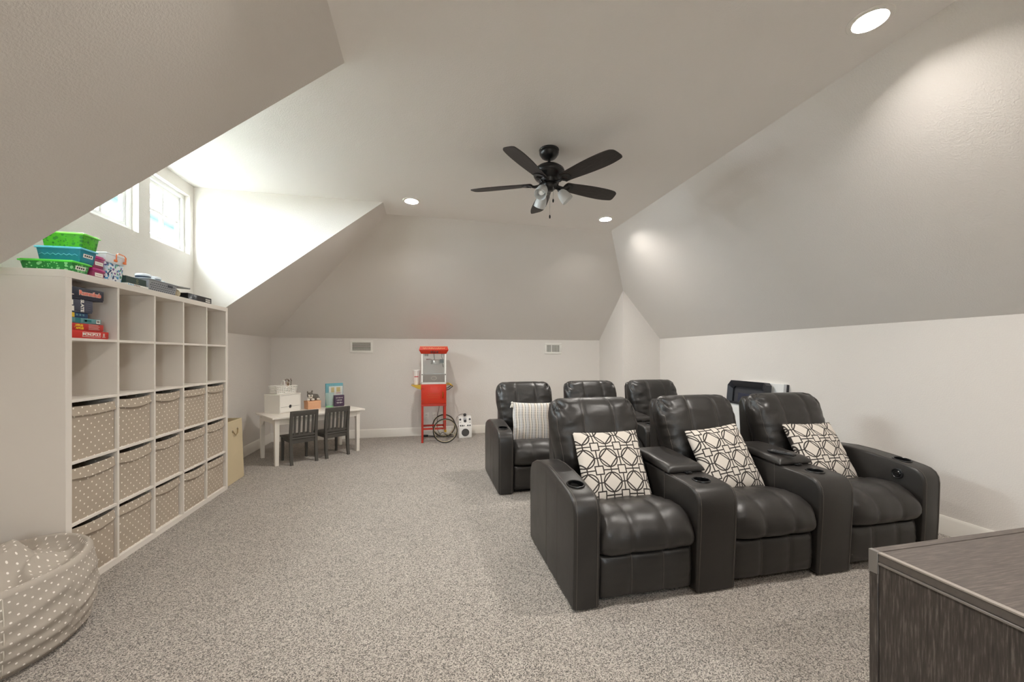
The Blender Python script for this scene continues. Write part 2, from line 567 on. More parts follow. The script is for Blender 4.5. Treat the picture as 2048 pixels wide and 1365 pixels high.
# ------------------------------------------------------------------ dormer windows
m = bpy.data.materials.new('window_glass'); m.use_nodes = True
nt = m.node_tree; nt.nodes.clear()
o_ = nt.nodes.new('ShaderNodeOutputMaterial'); mx = nt.nodes.new('ShaderNodeMixShader'); tr = nt.nodes.new('ShaderNodeBsdfTransparent'); gl = nt.nodes.new('ShaderNodeBsdfGlossy')
fr = nt.nodes.new('ShaderNodeLayerWeight'); fr.inputs[0].default_value = 0.12
gl.inputs['Roughness'].default_value = 0.02; tr.inputs[0].default_value = (0.93, 0.97, 0.97, 1)
nt.links.new(fr.outputs['Fresnel'], mx.inputs[0]); nt.links.new(tr.outputs[0], mx.inputs[1]); nt.links.new(gl.outputs[0], mx.inputs[2]); nt.links.new(mx.outputs[0], o_.inputs[0])
M_GLASS = m
M_VINYL = mat('window_vinyl', srgb(238, 238, 236), 0.35)

def ring_yz(x0, x1, y0, y1, z0, z1, w, bev=0.003):
    return merge(box(x0, x1, y0, y1, z0, z0 + w, bev), box(x0, x1, y0, y1, z1 - w, z1, bev), box(x0, x1, y0, y0 + w, z0 + w, z1 - w, bev), box(x0, x1, y1 - w, y1, z0 + w, z1 - w, bev))
for k, (a, c) in enumerate(WINDOWS):
    w = bpy.data.objects.new('window_%d' % (k + 1), None); COL.objects.link(w); w['kind'] = 'structure'
    w['label'] = ('dormer window at the cheek wall', 'dormer window half hidden by the slope', 'dormer window behind the slope')[k]
    X = XL
    rv = bmesh.new()
    for q in (((a, WZ0), (c, WZ0)), ((c, WZ0), (c, WZ1)), ((c, WZ1), (a, WZ1)), ((a, WZ1), (a, WZ0))):
        (ya, za), (yb, zb) = q
        rv.faces.new([rv.verts.new(p) for p in ((X, ya, za), (X, yb, zb), (X - 0.13, yb, zb), (X - 0.13, ya, za))])
    obj('reveal', rv, M_WALL, w, False)
    obj('window_frame', ring_yz(X - 0.115, X - 0.048, a, c, WZ0, WZ1, 0.038), M_VINYL, w)
    sa, sc, s0, s1 = a + 0.038, c - 0.038, WZ0 + 0.038, WZ1 - 0.038
    obj('sash', ring_yz(X - 0.10, X - 0.068, sa, sc, s0, s1, 0.032), M_VINYL, w)
    gy0, gy1, gz0, gz1 = sa + 0.032, sc - 0.032, s0 + 0.032, s1 - 0.032
    my, mz = (gy0 + gy1) / 2, (gz0 + gz1) / 2
    obj('muntin', box(X - 0.096, X - 0.070, my - 0.013, my + 0.013, gz0, gz1), M_VINYL, w)
    obj('muntin', box(X - 0.0955, X - 0.0705, gy0, gy1, mz - 0.012, mz + 0.012), M_VINYL, w)
    for ya, yb in ((gy0, my - 0.013), (my + 0.013, gy1)):
        for za, zb in ((gz0, mz - 0.012), (mz + 0.012, gz1)):
            obj('pane', polyface([(X - 0.085, ya, za), (X - 0.085, yb, za), (X - 0.085, yb, zb), (X - 0.085, ya, zb)]), M_GLASS, w)
    L = bpy.data.lights.new('window_portal', 'AREA'); L.shape = 'RECTANGLE'; L.size = c - a; L.size_y = WZ1 - WZ0
    L.cycles.is_portal = True
    lo = bpy.data.objects.new('window_portal', L); COL.objects.link(lo)
    lo.location = (X - 0.14, (a + c) / 2, (WZ0 + WZ1) / 2)
    lo.rotation_euler = (PI / 2, 0, -PI / 2)

# unseen window added in the end wall to brighten ceiling and walls
for k, (a, c) in enumerate(FILL_WINDOWS):
    w = bpy.data.objects.new('window_%d' % (k + 4), None); COL.objects.link(w); w['kind'] = 'structure'
    w['label'] = ('added fill light window behind the viewer on the window side', 'added fill light window behind the viewer on the recliner side')[k]
    Y = YN - 0.05
    obj('window_frame', merge(box(a, c, Y, YN + 0.01, FZ0, FZ0 + 0.06, 0.003), box(a, c, Y, YN + 0.01, FZ1 - 0.06, FZ1, 0.003), box(a, a + 0.06, Y, YN + 0.01, FZ0 + 0.06, FZ1 - 0.06, 0.003), box(c - 0.06, c, Y, YN + 0.01, FZ0 + 0.06, FZ1 - 0.06, 0.003)), M_VINYL, w)
    mz = (FZ0 + FZ1) / 2
    obj('muntin', box(a + 0.06, c - 0.06, Y + 0.005, YN, mz - 0.025, mz + 0.025), M_VINYL, w)
    for za, zb in ((FZ0 + 0.06, mz - 0.025), (mz + 0.025, FZ1 - 0.06)):
        obj('pane', polyface([(a + 0.06, Y + 0.02, za), (c - 0.06, Y + 0.02, za), (c - 0.06, Y + 0.02, zb), (a + 0.06, Y + 0.02, zb)]), M_GLASS, w)
    L = bpy.data.lights.new('window_portal', 'AREA'); L.shape = 'RECTANGLE'; L.size = c - a; L.size_y = FZ1 - FZ0
    L.cycles.is_portal = True
    lo = bpy.data.objects.new('window_portal', L); COL.objects.link(lo)
    lo.location = ((a + c) / 2, YN - 0.06, mz)
    lo.rotation_euler = (PI / 2, 0, 0)

# ------------------------------------------------------------------ the house next door, seen through the glass
nh = thing('neighbour_house', 'white neighbouring house with grey roof and pale fascia outside the dormer window', 'house', (-9.5, 13, -3))
obj('wall', box(-3, 0.9, -7, 9, 0, 8.9), mat('neighbour_siding', srgb(236, 236, 232), 0.8, var=0.03), nh)
obj('soffit', box(0.9, 1.5, -7.5, 9.5, 8.75, 8.8), mat('neighbour_soffit', srgb(64, 84, 86), 0.8, var=0.03), nh)
obj('frieze', box(0.9, 0.93, -7, 9, 8.3, 8.75), mat('neighbour_soffit', None), nh)
obj('fascia', box(1.5, 1.54, -7.5, 9.5, 8.72, 8.98), mat('neighbour_siding', None), nh)
obj('roof', extrude([(1.54, 8.99), (-3.5, 12.2), (-3.5, 12.0), (1.4, 8.86)], 1, -7.5, 9.5), mat('neighbour_shingle', srgb(34, 44, 40), 0.9, var=0.3, vscale=3), nh)

struct('ground', polyface([(-60, -60, -3), (60, -60, -3), (60, 60, -3), (-60, 60, -3)]), mat('ground_grey', srgb(128, 126, 118), 0.95, var=0.2), label='unseen grey ground outside, added to dim the light from below')  # hidden plane blocks sky glow from below; grey keeps its bounce neutral

# ------------------------------------------------------------------ recessed lights
M_CANTRIM = mat('can_trim', srgb(240, 238, 232), 0.45)
M_LENS = mat('can_lens', (1, 1, 1), 0.5, emit=(CAN_COLOR, CAN_POWER))
can_trim = mesh_of(lathe([(0.072, 0.0), (0.098, 0.0), (0.098, -0.004), (0.094, -0.008), (0.074, -0.009), (0.071, -0.004), (0.071, 0.0)], 40))
can_baffle = mesh_of(lathe([(0.0725, -0.004), (0.064, 0.020), (0.058, 0.038)], 40))
can_lens = mesh_of(lathe([(0.0, 0.037), (0.058, 0.037)], 40))
can_housing = mesh_of(lathe([(0.0, 0.10), (0.08, 0.10), (0.08, 0.001), (0.0745, 0.001)], 32))
CAN_LABELS = ['lit recessed ceiling light nearest the dormer', 'small lit recessed ceiling light beyond the fan, by the right slope', 'large lit recessed ceiling light at the top right of the picture',
              'recessed ceiling light above the bean bag side, out of view', 'added unseen recessed ceiling light behind the viewer by the window side', 'added unseen recessed ceiling light behind the viewer by the recliner side']
for (x, y), lab in zip(CANS, CAN_LABELS):
    t = thing('recessed_light', lab, 'ceiling light', (x, y, HC), group='recessed ceiling lights')
    obj('trim_ring', can_trim, M_CANTRIM, t); obj('baffle', can_baffle, M_CANTRIM, t); obj('lens', can_lens, M_LENS, t); obj('housing', can_housing, M_CANTRIM, t)

# ------------------------------------------------------------------ wall vents and outlets
M_VENT = mat('vent_white', srgb(232, 229, 222), 0.4)
M_VENTDARK = mat('vent_shadow', srgb(112, 110, 104), 0.8)
def vent(x0, x1, z0, z1, vertical, label):
    t = thing('wall_vent', label, 'vent', ((x0 + x1) / 2, YB, z0), group='air vents on the end wall')
    w, h, e = (x1 - x0) / 2, z1 - z0, 0.036
    obj('vent_frame', merge(box(-w, w, -0.012, 0, 0, e, 0.003), box(-w, w, -0.012, 0, h - e, h, 0.003), box(-w, -w + e, -0.012, 0, e, h - e, 0.003), box(w - e, w, -0.012, 0, e, h - e, 0.003)), M_VENT, t)
    obj('backing', box(-w + e, w - e, -0.002, -0.001, e, h - e), M_VENTDARK, t)
    if vertical:
        n = 15
        for k in range(n):
            x = -w + e + (k + 0.5) * (2 * w - 2 * e) / n
            if k == n // 3: obj('centre_bar', box(x - 0.008, x + 0.008, -0.011, -0.002, e, h - e), M_VENT, t)
            else: obj('louver', move(box(-0.001, 0.001, -0.006, 0.004, e, h - e), T(x, -0.006, 0) @ R(0.5, 'Z')), M_VENT, t)
    else:
        for k in range(5):
            z = e + (k + 0.5) * (h - 2 * e) / 5
            obj('louver', move(box(-w + e, w - e, -0.006, 0.004, -0.0012, 0.0012), T(0, -0.006, z) @ R(0.6, 'X')), M_VENT, t)
        for k in range(1, 18):
            x = -w + e + k * (2 * w - 2 * e) / 18
            obj('louver', box(x - 0.001, x + 0.001, -0.004, -0.002, e, h - e), M_VENT, t)
vent(-1.189, -0.837, 1.384, 1.585, False, 'white air vent on the wall left of the popcorn cart')
vent(2.085, 2.40, 1.366, 1.562, True, 'white air vent above the rear row of recliners')

for k, (x, kind, lab) in enumerate([(0.017, 'o', 'white outlet plate nearest the left cart leg'), (0.150, 's', 'white outlet plate behind the cart with the popcorn machine plugged in'), (0.262, 'o', 'white outlet plate mostly behind the right cart leg')]):
    t = thing('outlet_plate', lab, 'outlet', (x, YB, 0.262), group='outlets behind the popcorn cart')
    obj('plate', box(-0.037, 0.037, -0.006, 0, 0, 0.118, 0.003), M_VENT, t)
    for z in (0.036, 0.082):
        s = obj('socket', box(-0.017, 0.017, -0.0085, -0.006, z - 0.014, z + 0.014, 0.002), M_TRIM, t)
        obj('slot', merge(box(-0.008, -0.005, -0.0095, -0.0084, z - 0.005, z + 0.006), box(0.005, 0.008, -0.0095, -0.0084, z - 0.005, z + 0.006)), M_VENTDARK, s)
# ================================================================== THEATRE RECLINERS
SW, AW, CW = 0.58, 0.15, 0.26          # seat, arm and console widths
def spline(tab, n=60):
    """dense polyline through control points (Catmull-Rom) -> lookup v -> point, normal (left of travel)"""
    P = [Vector(p) for p in tab]
    P = [P[0] * 2 - P[1]] + P + [P[-1] * 2 - P[-2]]
    pts = []
    for i in range(1, len(P) - 2):
        for k in range(n):
            t = k / n
            a, b_, c, d = P[i - 1], P[i], P[i + 1], P[i + 2]
            pts.append(0.5 * ((2 * b_) + (c - a) * t + (2 * a - 5 * b_ + 4 * c - d) * t * t + (3 * b_ - a - 3 * c + d) * t ** 3))
    pts.append(P[-2])
    L = [0]
    for a, b_ in zip(pts, pts[1:]): L.append(L[-1] + (b_ - a).length)
    def f(v):
        s = max(0, min(1, v)) * L[-1]
        lo, hi = 0, len(L) - 1
        while hi - lo > 1:
            mid = (lo + hi) // 2
            if L[mid] <= s: lo = mid
            else: hi = mid
        t = (s - L[lo]) / max(1e-9, L[hi] - L[lo])
        p = pts[lo].lerp(pts[hi], t)
        i0, i1 = max(0, lo - 2), min(len(pts) - 1, hi + 2)
        d = (pts[i1] - pts[i0]).normalized()
        return p.x, p.y, -d.y, d.x
    return f

seat_path = spline([(0.045, 0.275), (0.030, 0.34), (0.075, 0.405), (0.18, 0.418), (0.40, 0.375), (0.62, 0.350)])
back_path = spline([(0.655, 0.50), (0.700, 0.70), (0.755, 0.90), (0.800, 1.030)])
foot_path = spline([(0.050, 0.035), (0.042, 0.15), (0.045, 0.265)])
lumb_path = spline([(0.640, 0.385), (0.672, 0.50), (0.695, 0.61)])
M_CHROME = mat('chrome', (0.7, 0.7, 0.7), 0.18, 1.0)

REC = {}
def keep(key, pair):
    bm, seam = pair
    REC[key] = mesh_of(move(bm, T(SW / 2, 0, 0)), True, 80)
    REC['seam', key] = mesh_of(move(seam, T(SW / 2, 0, 0)))
def back_width(v):
    w = 0.285 + 0.048 * min(1, v * 1.7)
    return w if v < 0.74 else w * (0.70 + 0.30 * math.sqrt(max(0, 1 - ((v - 0.74) / 0.26) ** 2.4)))
for sd in range(3):
    keep(('seat', sd), cushion(seat_path, lambda v: 0.287, 0.070, 0.05, 60, 60, 7, 8, (-0.34, 0.34), 0.008, 0.020, sd * 3.7, seam_at=(-0.34, 0.34)))
    keep(('back', sd), cushion(back_path, back_width, 0.130, 0.095, 64, 64, 5, 3.6, (-0.34, 0.34), 0.008, 0.022, sd * 5.1 + 2, tuck=0.034, seam_at=(-0.90, -0.34, 0.34, 0.90)))
keep('foot', cushion(foot_path, lambda v: 0.283, 0.036, 0.02, 44, 30, 12, 9, (-0.34, 0.34), 0.006, 0.005, 3, seam_at=(-0.34, 0.34)))
REC['lumbar'] = mesh_of(move(cushion(lumb_path, lambda v: 0.283, 0.085, 0.03, 30, 20, 8, 5, (-0.34, 0.34), 0.01, 0.008, 5), T(SW / 2, 0, 0)), True, 80)
REC['base'] = mesh_of(box(0.006, SW - 0.006, 0.085, 0.78, 0.03, 0.335, 0.01))
REC['shell'] = mesh_of(extrude([(0.70, 0.20), (0.70, 0.45), (0.745, 0.62), (0.80, 0.86), (0.845, 0.98), (0.885, 1.0), (0.915, 0.95), (0.90, 0.70), (0.86, 0.20)], 0, 0.0, SW, 0.03, 4))
REC['plinth'] = mesh_of(box(0.03, SW - 0.03, 0.09, 0.76, 0.0, 0.035))

AP = [(0.004, 0.012), (-0.008, 0.25), (-0.013, 0.42), (-0.015, 0.505), (-0.010, 0.545), (0.006, 0.576), (0.034, 0.596), (0.07, 0.606), (0.14, 0.617), (0.24, 0.630), (0.36, 0.642), (0.48, 0.647), (0.62, 0.636), (0.74, 0.606), (0.82, 0.572), (0.862, 0.52), (0.872, 0.45), (0.872, 0.25), (0.866, 0.012)]
CP = [(0.004, 0.012), (-0.010, 0.25), (-0.019, 0.40), (-0.021, 0.495), (-0.015, 0.540), (0.003, 0.572), (0.030, 0.589), (0.07, 0.596), (0.13, 0.600), (0.30, 0.603), (0.62, 0.612), (0.69, 0.600), (0.76, 0.55), (0.79, 0.45), (0.79, 0.012)]
def armrest(prof, w, cup_y, cup_z):
    bm = extrude(prof, 0, 0, w, 0.016, 3)
    bm = boolean_cut(bm, [cyl((w / 2, cup_y, cup_z - 0.075), (w / 2, cup_y, cup_z + 0.08), 0.043, n=36)])
    return mesh_of(bm, True, 30)
def arm_seams(prof, w, ys, outer):
    bms = []
    for x in (0.0185, w - 0.0185):
        bms.append(tube([(x, y - 0.0008 if k < 4 else y, z + 0.0006) for k, (y, z) in enumerate(prof[:-2])], 0.0014, 5))
    for y in ys:
        zt = 0.612 if y < 0.5 else 0.60
        bms.append(tube([(outer, y, 0.02), (outer, y, 0.3), (outer, y, zt)], 0.0014, 5))
    bms.append(tube([(0.012, -0.0125, 0.492), (w / 2, -0.0135, 0.492), (w - 0.012, -0.0125, 0.492)], 0.0013, 5))
    return mesh_of(merge(*bms))
ring_prof = [(0.0435, -0.004), (0.0435, 0.002), (0.046, 0.005), (0.051, 0.004), (0.053, 0.0), (0.053, -0.004)]
REC['cup'] = mesh_of(merge(lathe(ring_prof, 36), lathe([(0.042, 0.0), (0.041, -0.07), (0.036, -0.074), (0.0, -0.074)], 36)))
REC['arm'] = armrest(AP, AW, 0.155, 0.619)
REC['seamL'] = arm_seams(AP, AW, (0.26, 0.47), -0.0003)
REC['seamR'] = arm_seams(AP, AW, (0.26, 0.47), AW + 0.0003)
REC['console'] = armrest(CP, CW, 0.125, 0.60)
REC['seamC'] = arm_seams(CP, CW, (0.30,), -0.0003)
lid_path = spline([(0.255, 0.612), (0.40, 0.622), (0.56, 0.632), (0.70, 0.635)])
REC['lid'] = mesh_of(move(cushion(lid_path, lambda v: CW / 2 + 0.002, 0.040, 0.012, 30, 34, 9, 14, (), 0, 0.004, 7), T(CW / 2, 0, 0)), True, 80)
REC['latch'] = mesh_of(merge(box(CW / 2 - 0.022, CW / 2 + 0.022, 0.228, 0.262, 0.606, 0.614, 0.003), cyl((CW / 2 - 0.012, 0.232, 0.614), (CW / 2 + 0.012, 0.232, 0.614), 0.005, n=12)))
REC['button_ring'] = mesh_of(move(lathe([(0.0, 0.006), (0.012, 0.006), (0.014, 0.002), (0.026, 0.002), (0.030, 0.007), (0.034, 0.006), (0.036, 0.0)], 28), R(-PI / 2, 'Y')))
REC['button'] = mesh_of(move(lathe([(0.0, 0.011), (0.010, 0.010), (0.012, 0.006), (0.017, 0.007), (0.021, 0.002)], 24), R(-PI / 2, 'Y')))

def recliner(x, y, seed, left_arm, right, label, group):
    t = thing('theater_recliner', label, 'recliner', (x, y, 0), group=group)
    obj('base', REC['base'], M_LEATHER, t)
    obj('plinth', REC['plinth'], M_BLACK, t)
    for nm, key in (('seat', ('seat', seed)), ('footrest', 'foot'), ('backrest', ('back', seed))):
        p_ = obj(nm, REC[key], M_LEATHER, t)
        obj('stitching', REC['seam', key], M_SEAM, p_)['kind'] = 'stuff'
    obj('lumbar_cushion', REC['lumbar'], M_LEATHER, t)
    obj('back_shell', REC['shell'], M_LEATHER, t)
    def arm(dx, seam, button=False):
        a = obj('armrest', REC['arm'], M_LEATHER, t, loc=(dx, 0, 0))
        obj('stitching', REC[seam], M_SEAM, a)['kind'] = 'stuff'
        obj('cup_holder', REC['cup'], M_BLACKDEEP, a, loc=(AW / 2, 0.155, 0.6205), rot=(0.10, 0, 0))
        if button:
            r = obj('control_ring', REC['button_ring'], M_BLACK, a, loc=(-0.0005, 0.135, 0.535))
            obj('control_button', REC['button'], M_BLACKDEEP, a, loc=(-0.001, 0.135, 0.535))
    if left_arm: arm(-AW, 'seamL')
    if right == 'arm': arm(SW, 'seamR', True)
    if right == 'console':
        c = obj('console', REC['console'], M_LEATHER, t, loc=(SW, 0, 0))
        obj('stitching', REC['seamC'], M_SEAM, c)['kind'] = 'stuff'
        obj('cup_holder', REC['cup'], M_BLACKDEEP, c, loc=(CW / 2, 0.125, 0.6005))
        obj('console_lid', REC['lid'], M_LEATHER, c)
        obj('latch', REC['latch'], M_BLACK, c)
    return t
FX, FY, RX, RY, PIT = 0.90, 1.922, 0.83, 3.685, SW + CW
recliner(FX, FY, 0, True, 'console', 'brown leather recliner at the aisle end of the front row', 'front row of theatre recliners')
recliner(FX + PIT, FY, 1, False, 'console', 'brown leather recliner in the middle of the front row', 'front row of theatre recliners')
recliner(FX + 2 * PIT, FY, 2, False, 'arm', 'brown leather recliner with round control button, at the wall end of the front row', 'front row of theatre recliners')
recliner(RX, RY, 1, True, 'console', 'brown leather recliner holding the striped pillow, aisle end of the rear row', 'rear row of theatre recliners')
recliner(RX + PIT - 0.01, RY + 0.01, 2, False, 'console', 'brown leather recliner in the middle of the rear row', 'rear row of theatre recliners')
recliner(RX + 2 * PIT - 0.02, RY + 0.02, 0, False, 'arm', 'brown leather recliner at the wall end of the rear row', 'rear row of theatre recliners')

# ------------------------------------------------------------------ throw pillows
def pillow(name, label, x, y, z, size, lean, yaw, roll, material, uv0=(0, 0), group=None, seed=0, thick=0.062, tassels=False):
    """square pillow standing on its lower edge at (x, y, z), leaning back"""
    t = thing(name, label, 'pillow', (x, y, z), group=group)
    t.rotation_euler = (0, 0, 0)
    h = size
    nu = nv = 34
    def wid(v): return size / 2 * (0.965 + 0.035 * (2 * v - 1) ** 2)
    path = lambda v: (0.0, h * v, -1.0, 0.0)
    bm = cushion(path, wid, thick, thick, nu, nv, 2.6, 2.6, (), 0, 0.010, seed, umax=size / 2, vlen=h)
    l = bm.loops.layers.uv.verify()
    for f in bm.faces:
        for lp in f.loops: lp[l].uv = (lp[l].uv[0] + uv0[0] + 5, lp[l].uv[1] + uv0[1] + 5)
    # slightly bowed-in top and bottom edges
    for v in bm.verts:
        u = v.co.x / (size / 2); w = 2 * v.co.z / h - 1
        v.co.z = h / 2 + (v.co.z - h / 2) * (0.955 + 0.045 * u * u)
        v.co.x += 0.006 * noise.noise(Vector((w * 2, seed, 1)))
    M = R(yaw, 'Z') @ R(-lean, 'X') @ T(0, 0, h / 2) @ R(roll, 'Y') @ T(0, 0, -h / 2)
    move(bm, M)
    c = obj('cover', bm, material, t, True, 80)
    if tassels:
        for sx in (-1, 1):
            for v in (0, 1):
                p = M @ Vector((sx * size / 2 * 0.99, 0, h * (0.005 if v == 0 else 0.995)))
                d = Vector((sx * 0.012, -0.022, -0.055 if v else -0.012))
                parts = [ellipsoid(p + Vector((sx * 0.004, -0.008, -0.004)), (0.013, 0.013, 0.013), 10, 8)]
                rr = random.Random(sx * 7 + v)
                for k in range(14):
                    e = p + d + Vector((rr.uniform(-0.016, 0.016), rr.uniform(-0.016, 0.012), rr.uniform(-0.006, 0.006)))
                    parts.append(tube([p, p.lerp(e, 0.5) + Vector((rr.uniform(-0.006, 0.006), -0.006, 0.006)), e], 0.0035, 5))
                obj('tassel', merge(*parts), mat('tassel_cotton', srgb(226, 222, 212), 0.95), t)
    return t
PG = 'geometric print throw pillows'
pillow('throw_pillow', 'geometric print pillow on the front recliner nearest the aisle', 1.195, 2.26, 0.418, 0.465, 0.50, 0.0, 0.0, M_GEO, (0.02, 0.02), PG, 1)
pillow('throw_pillow', 'geometric print pillow tilted on the middle front recliner', 2.055, 2.26, 0.42, 0.46, 0.50, 0.05, -0.08, M_GEO, (0.06, 0.09), PG, 2)
pillow('throw_pillow', 'geometric print pillow on the front recliner by the wall', 2.89, 2.26, 0.42, 0.46, 0.52, 0.02, 0.02, M_GEO, (0.10, 0.05), PG, 3)
pillow('throw_pillow', 'white and grey striped woven pillow with tassels on a rear recliner', 1.135, 4.065, 0.405, 0.44, 0.34, -0.08, 0.03, M_STRIPE, (0, 0), None, 4, 0.065, True)

# ------------------------------------------------------------------ remote control on the second console
t = thing('remote_control', 'slim black remote control lying on a console lid', 'remote', (2.392, 2.236, 0.6665), math.radians(-74.6))
obj('remote_body', box(-0.085, 0.085, -0.022, 0.022, 0, 0.016, 0.006, 3), M_BLACK, t)
for k in range(5):
    for q in (-0.011, 0, 0.011):
        obj('button', move(lathe([(0, 0.0022), (0.0032, 0.002), (0.004, 0)], 10), T(-0.06 + k * 0.018, q, 0.016)), mat('remote_button', srgb(92, 92, 94), 0.5), t)
obj('touch_pad', move(lathe([(0, 0.0016), (0.013, 0.0014), (0.015, 0)], 18), T(0.05, 0, 0.016)), mat('remote_button', None), t)
# ================================================================== CUBE SHELF WITH FABRIC BINS
SX, SY = -1.9405, 2.646                 # front plane and near end
CELL, PITCHC, FRM, DIV = 0.335, 0.351, 0.0405, 0.016
M_SHELF = mat('shelf_white', srgb(226, 219, 210), 0.45, var=0.012, vscale=4)
t = thing('cube_shelf', 'tall white shelf of twenty-five square cubbies against the window wall', 'shelf', (SX, SY, 0))
obj('side_panel', box(-0.39, 0, 0, FRM, 0, 1.7795, 0.0012, 1), M_SHELF, t)
obj('side_panel', box(-0.39, 0, 1.7795, 1.82, 0, 1.7795, 0.0012, 1), M_SHELF, t)
obj('top_board', box(-0.39, 0, 0, 1.82, 1.7800, 1.82, 0.0012, 1), M_SHELF, t)
obj('bottom_board', box(-0.39, 0, FRM, 1.7795, 0, FRM, 0.0012, 1), M_SHELF, t)
dv = mesh_of(box(-0.388, -0.001, 0, DIV, FRM, 1.7795, 0.001, 1))
for k in range(4): obj('divider', dv, M_SHELF, t, loc=(0, FRM + CELL + k * PITCHC, 0))
sh = mesh_of(box(-0.387, -0.002, 0, CELL, 0, DIV, 0.001, 1))
for r_ in range(4):
    for c_ in range(5): obj('shelf_board', sh, M_SHELF, t, loc=(0, FRM + c_ * PITCHC, FRM + CELL + r_ * PITCHC))
def cell(col, row):
    """near-bottom corner of a cubby; row 0 is the top row"""
    return SY + FRM + col * PITCHC, FRM + (4 - row) * PITCHC

def bin_meshes(seed):
    rr = random.Random(seed)
    W, H, D = 0.318, rr.uniform(0.305, 0.318), 0.355
    sag = rr.uniform(0.002, 0.012); tilt = rr.uniform(-0.004, 0.004)
    n = 14
    bm = bmesh.new()
    g = {}
    for i in range(n + 1):
        for j in range(n + 1):
            s, q = i / n, j / n
            top = H - sag * (1 - (2 * s - 1) ** 2) + tilt * (2 * s - 1)
            e = (1 - (2 * s - 1) ** 6) * (1 - (2 * q - 1) ** 6)
            bx_ = e * (0.004 + 0.007 * noise.noise(Vector((s * 2.5, q * 2.0, seed))) + 0.003 * noise.noise(Vector((s * 3, q * 8, seed + 4))))
            g[i, j] = bm.verts.new((bx_, (s - 0.5) * W, q * top))
    for i in range(n):
        for j in range(n): bm.faces.new((g[i, j], g[i + 1, j], g[i + 1, j + 1], g[i, j + 1]))
    back = [bm.verts.new((-D, y, z)) for y, z in ((-W / 2, 0), (W / 2, 0), (W / 2, H), (-W / 2, H))]
    bm.faces.new(back[::-1])
    bm.faces.new([g[i, 0] for i in range(n, -1, -1)] + [back[0], back[1]])
    bm.faces.new([g[0, j] for j in range(n, -1, -1)][::-1] + [back[3], back[0]])
    bm.faces.new([g[n, j] for j in range(n, -1, -1)] + [back[1], back[2]])
    bmesh.ops.recalc_face_normals(bm, faces=bm.faces[:])
    uv_planar(bm, lambda c, nr: (c.y if abs(nr.x) > 0.5 else c.x) + seed * 0.013, lambda c, nr: (c.z if abs(nr.z) < 0.7 else c.y))
    body = mesh_of(bm, True, 50)
    hb = bmesh.new()
    hh = rr.uniform(0.05, 0.062); dip = rr.uniform(0.0, 0.01)
    A = []
    for i in range(n + 1):
        s = i / n
        top = H - sag * (1 - (2 * s - 1) ** 2) + tilt * (2 * s - 1) + 0.001
        e = 1 - (2 * s - 1) ** 6
        ox = 0.0035 + e * (0.006 + 0.006 * noise.noise(Vector((s * 2.5, 2.0, seed))))
        low = top - hh - dip * math.sin(PI * s) + 0.003 * noise.noise(Vector((s * 4, seed, 0)))
        A.append([hb.verts.new((ox - 0.006, (s - 0.5) * W * 1.004, top)), hb.verts.new((ox, (s - 0.5) * W * 1.004, top - 0.003)), hb.verts.new((ox + 0.002, (s - 0.5) * W * 1.004, (top + low) / 2)), hb.verts.new((ox + 0.007, (s - 0.5) * W * 1.004, low)), hb.verts.new((ox - 0.004, (s - 0.5) * W * 1.004, low + 0.002))])
    for P_, Q_ in zip(A, A[1:]):
        for k in range(4): hb.faces.new((P_[k], P_[k + 1], Q_[k + 1], Q_[k]))
    bmesh.ops.recalc_face_normals(hb, faces=hb.faces[:])
    uv_planar(hb, lambda c, nr: c.y + seed * 0.013 + 0.012, lambda c, nr: c.z + 0.008)
    return body, mesh_of(hb, True, 50)
BINS = [bin_meshes(s) for s in range(6)]
ROWN = {2: 'upper', 3: 'middle', 4: 'bottom'}
COLN = ['nearest the bean bag', 'second from the bean bag', 'in the centre column', 'second from the hamper', 'nearest the hamper']
for row in (2, 3, 4):
    for col in range(5):
        y, z = cell(col, row)
        k = (row * 5 + col * 2) % 6
        t = thing('fabric_bin', 'taupe polka dot fabric bin in the %s bin row, %s' % (ROWN[row], COLN[col]), 'storage bin', (SX - 0.016 - 0.006 * ((row * 3 + col) % 3), y + CELL / 2 + 0.003 * ((col * 7 + row) % 3 - 1), z), group='polka dot fabric bins in the cube shelf')
        obj('body', BINS[k][0], M_BIN, t); obj('fold_over_hem', BINS[k][1], M_BIN, t)

# ------------------------------------------------------------------ board games
FACE_X = Matrix(((0, 0, 1, 0), (1, 0, 0, 0), (0, 1, 0, 0), (0, 0, 0, 1)))      # letters in XY -> standing on a face that looks along +X
def letters_on(parent, s, size, y, z, material, x=0.0006, name='lettering', rot=0.0, **kw):
    return obj(name, move(lettering(s, size, **kw), T(x, y, z) @ FACE_X @ R(rot, 'Z')), material, parent, False)
def patch(parent, name, y0, y1, z0, z1, material, x=0.0003, th=0.0005):
    return obj(name, box(x, x + th, y0, y1, z0, z1), material, parent, False)
P_WHITE = mat('print_white', srgb(236, 232, 224), 0.6)
P_YELLOW = mat('print_yellow', srgb(232, 190, 40), 0.6)
P_ORANGE = mat('print_orange', srgb(226, 92, 62), 0.6)
P_RED = mat('game_red', srgb(196, 42, 32), 0.45, var=0.05)
P_RED2 = mat('game_red_deep', srgb(182, 36, 32), 0.45, var=0.05)
P_NAVY = mat('game_navy', srgb(30, 34, 52), 0.45, var=0.1)
P_SLATE = mat('game_slate', srgb(66, 68, 84), 0.5, var=0.1)
P_TEAL = mat('game_teal', srgb(94, 142, 146), 0.5, var=0.1)
P_TEALD = mat('game_teal_dark', srgb(28, 112, 116), 0.5)
P_BLUE = mat('game_blue', srgb(26, 62, 104), 0.5)
P_DARK = mat('print_dark', srgb(34, 32, 34), 0.6)
P_PALE = mat('print_pale', srgb(206, 186, 176), 0.6)
GX, GY, GZ = SX - 0.012, SY + FRM + 0.006, FRM + 4 * PITCHC + 0.0005
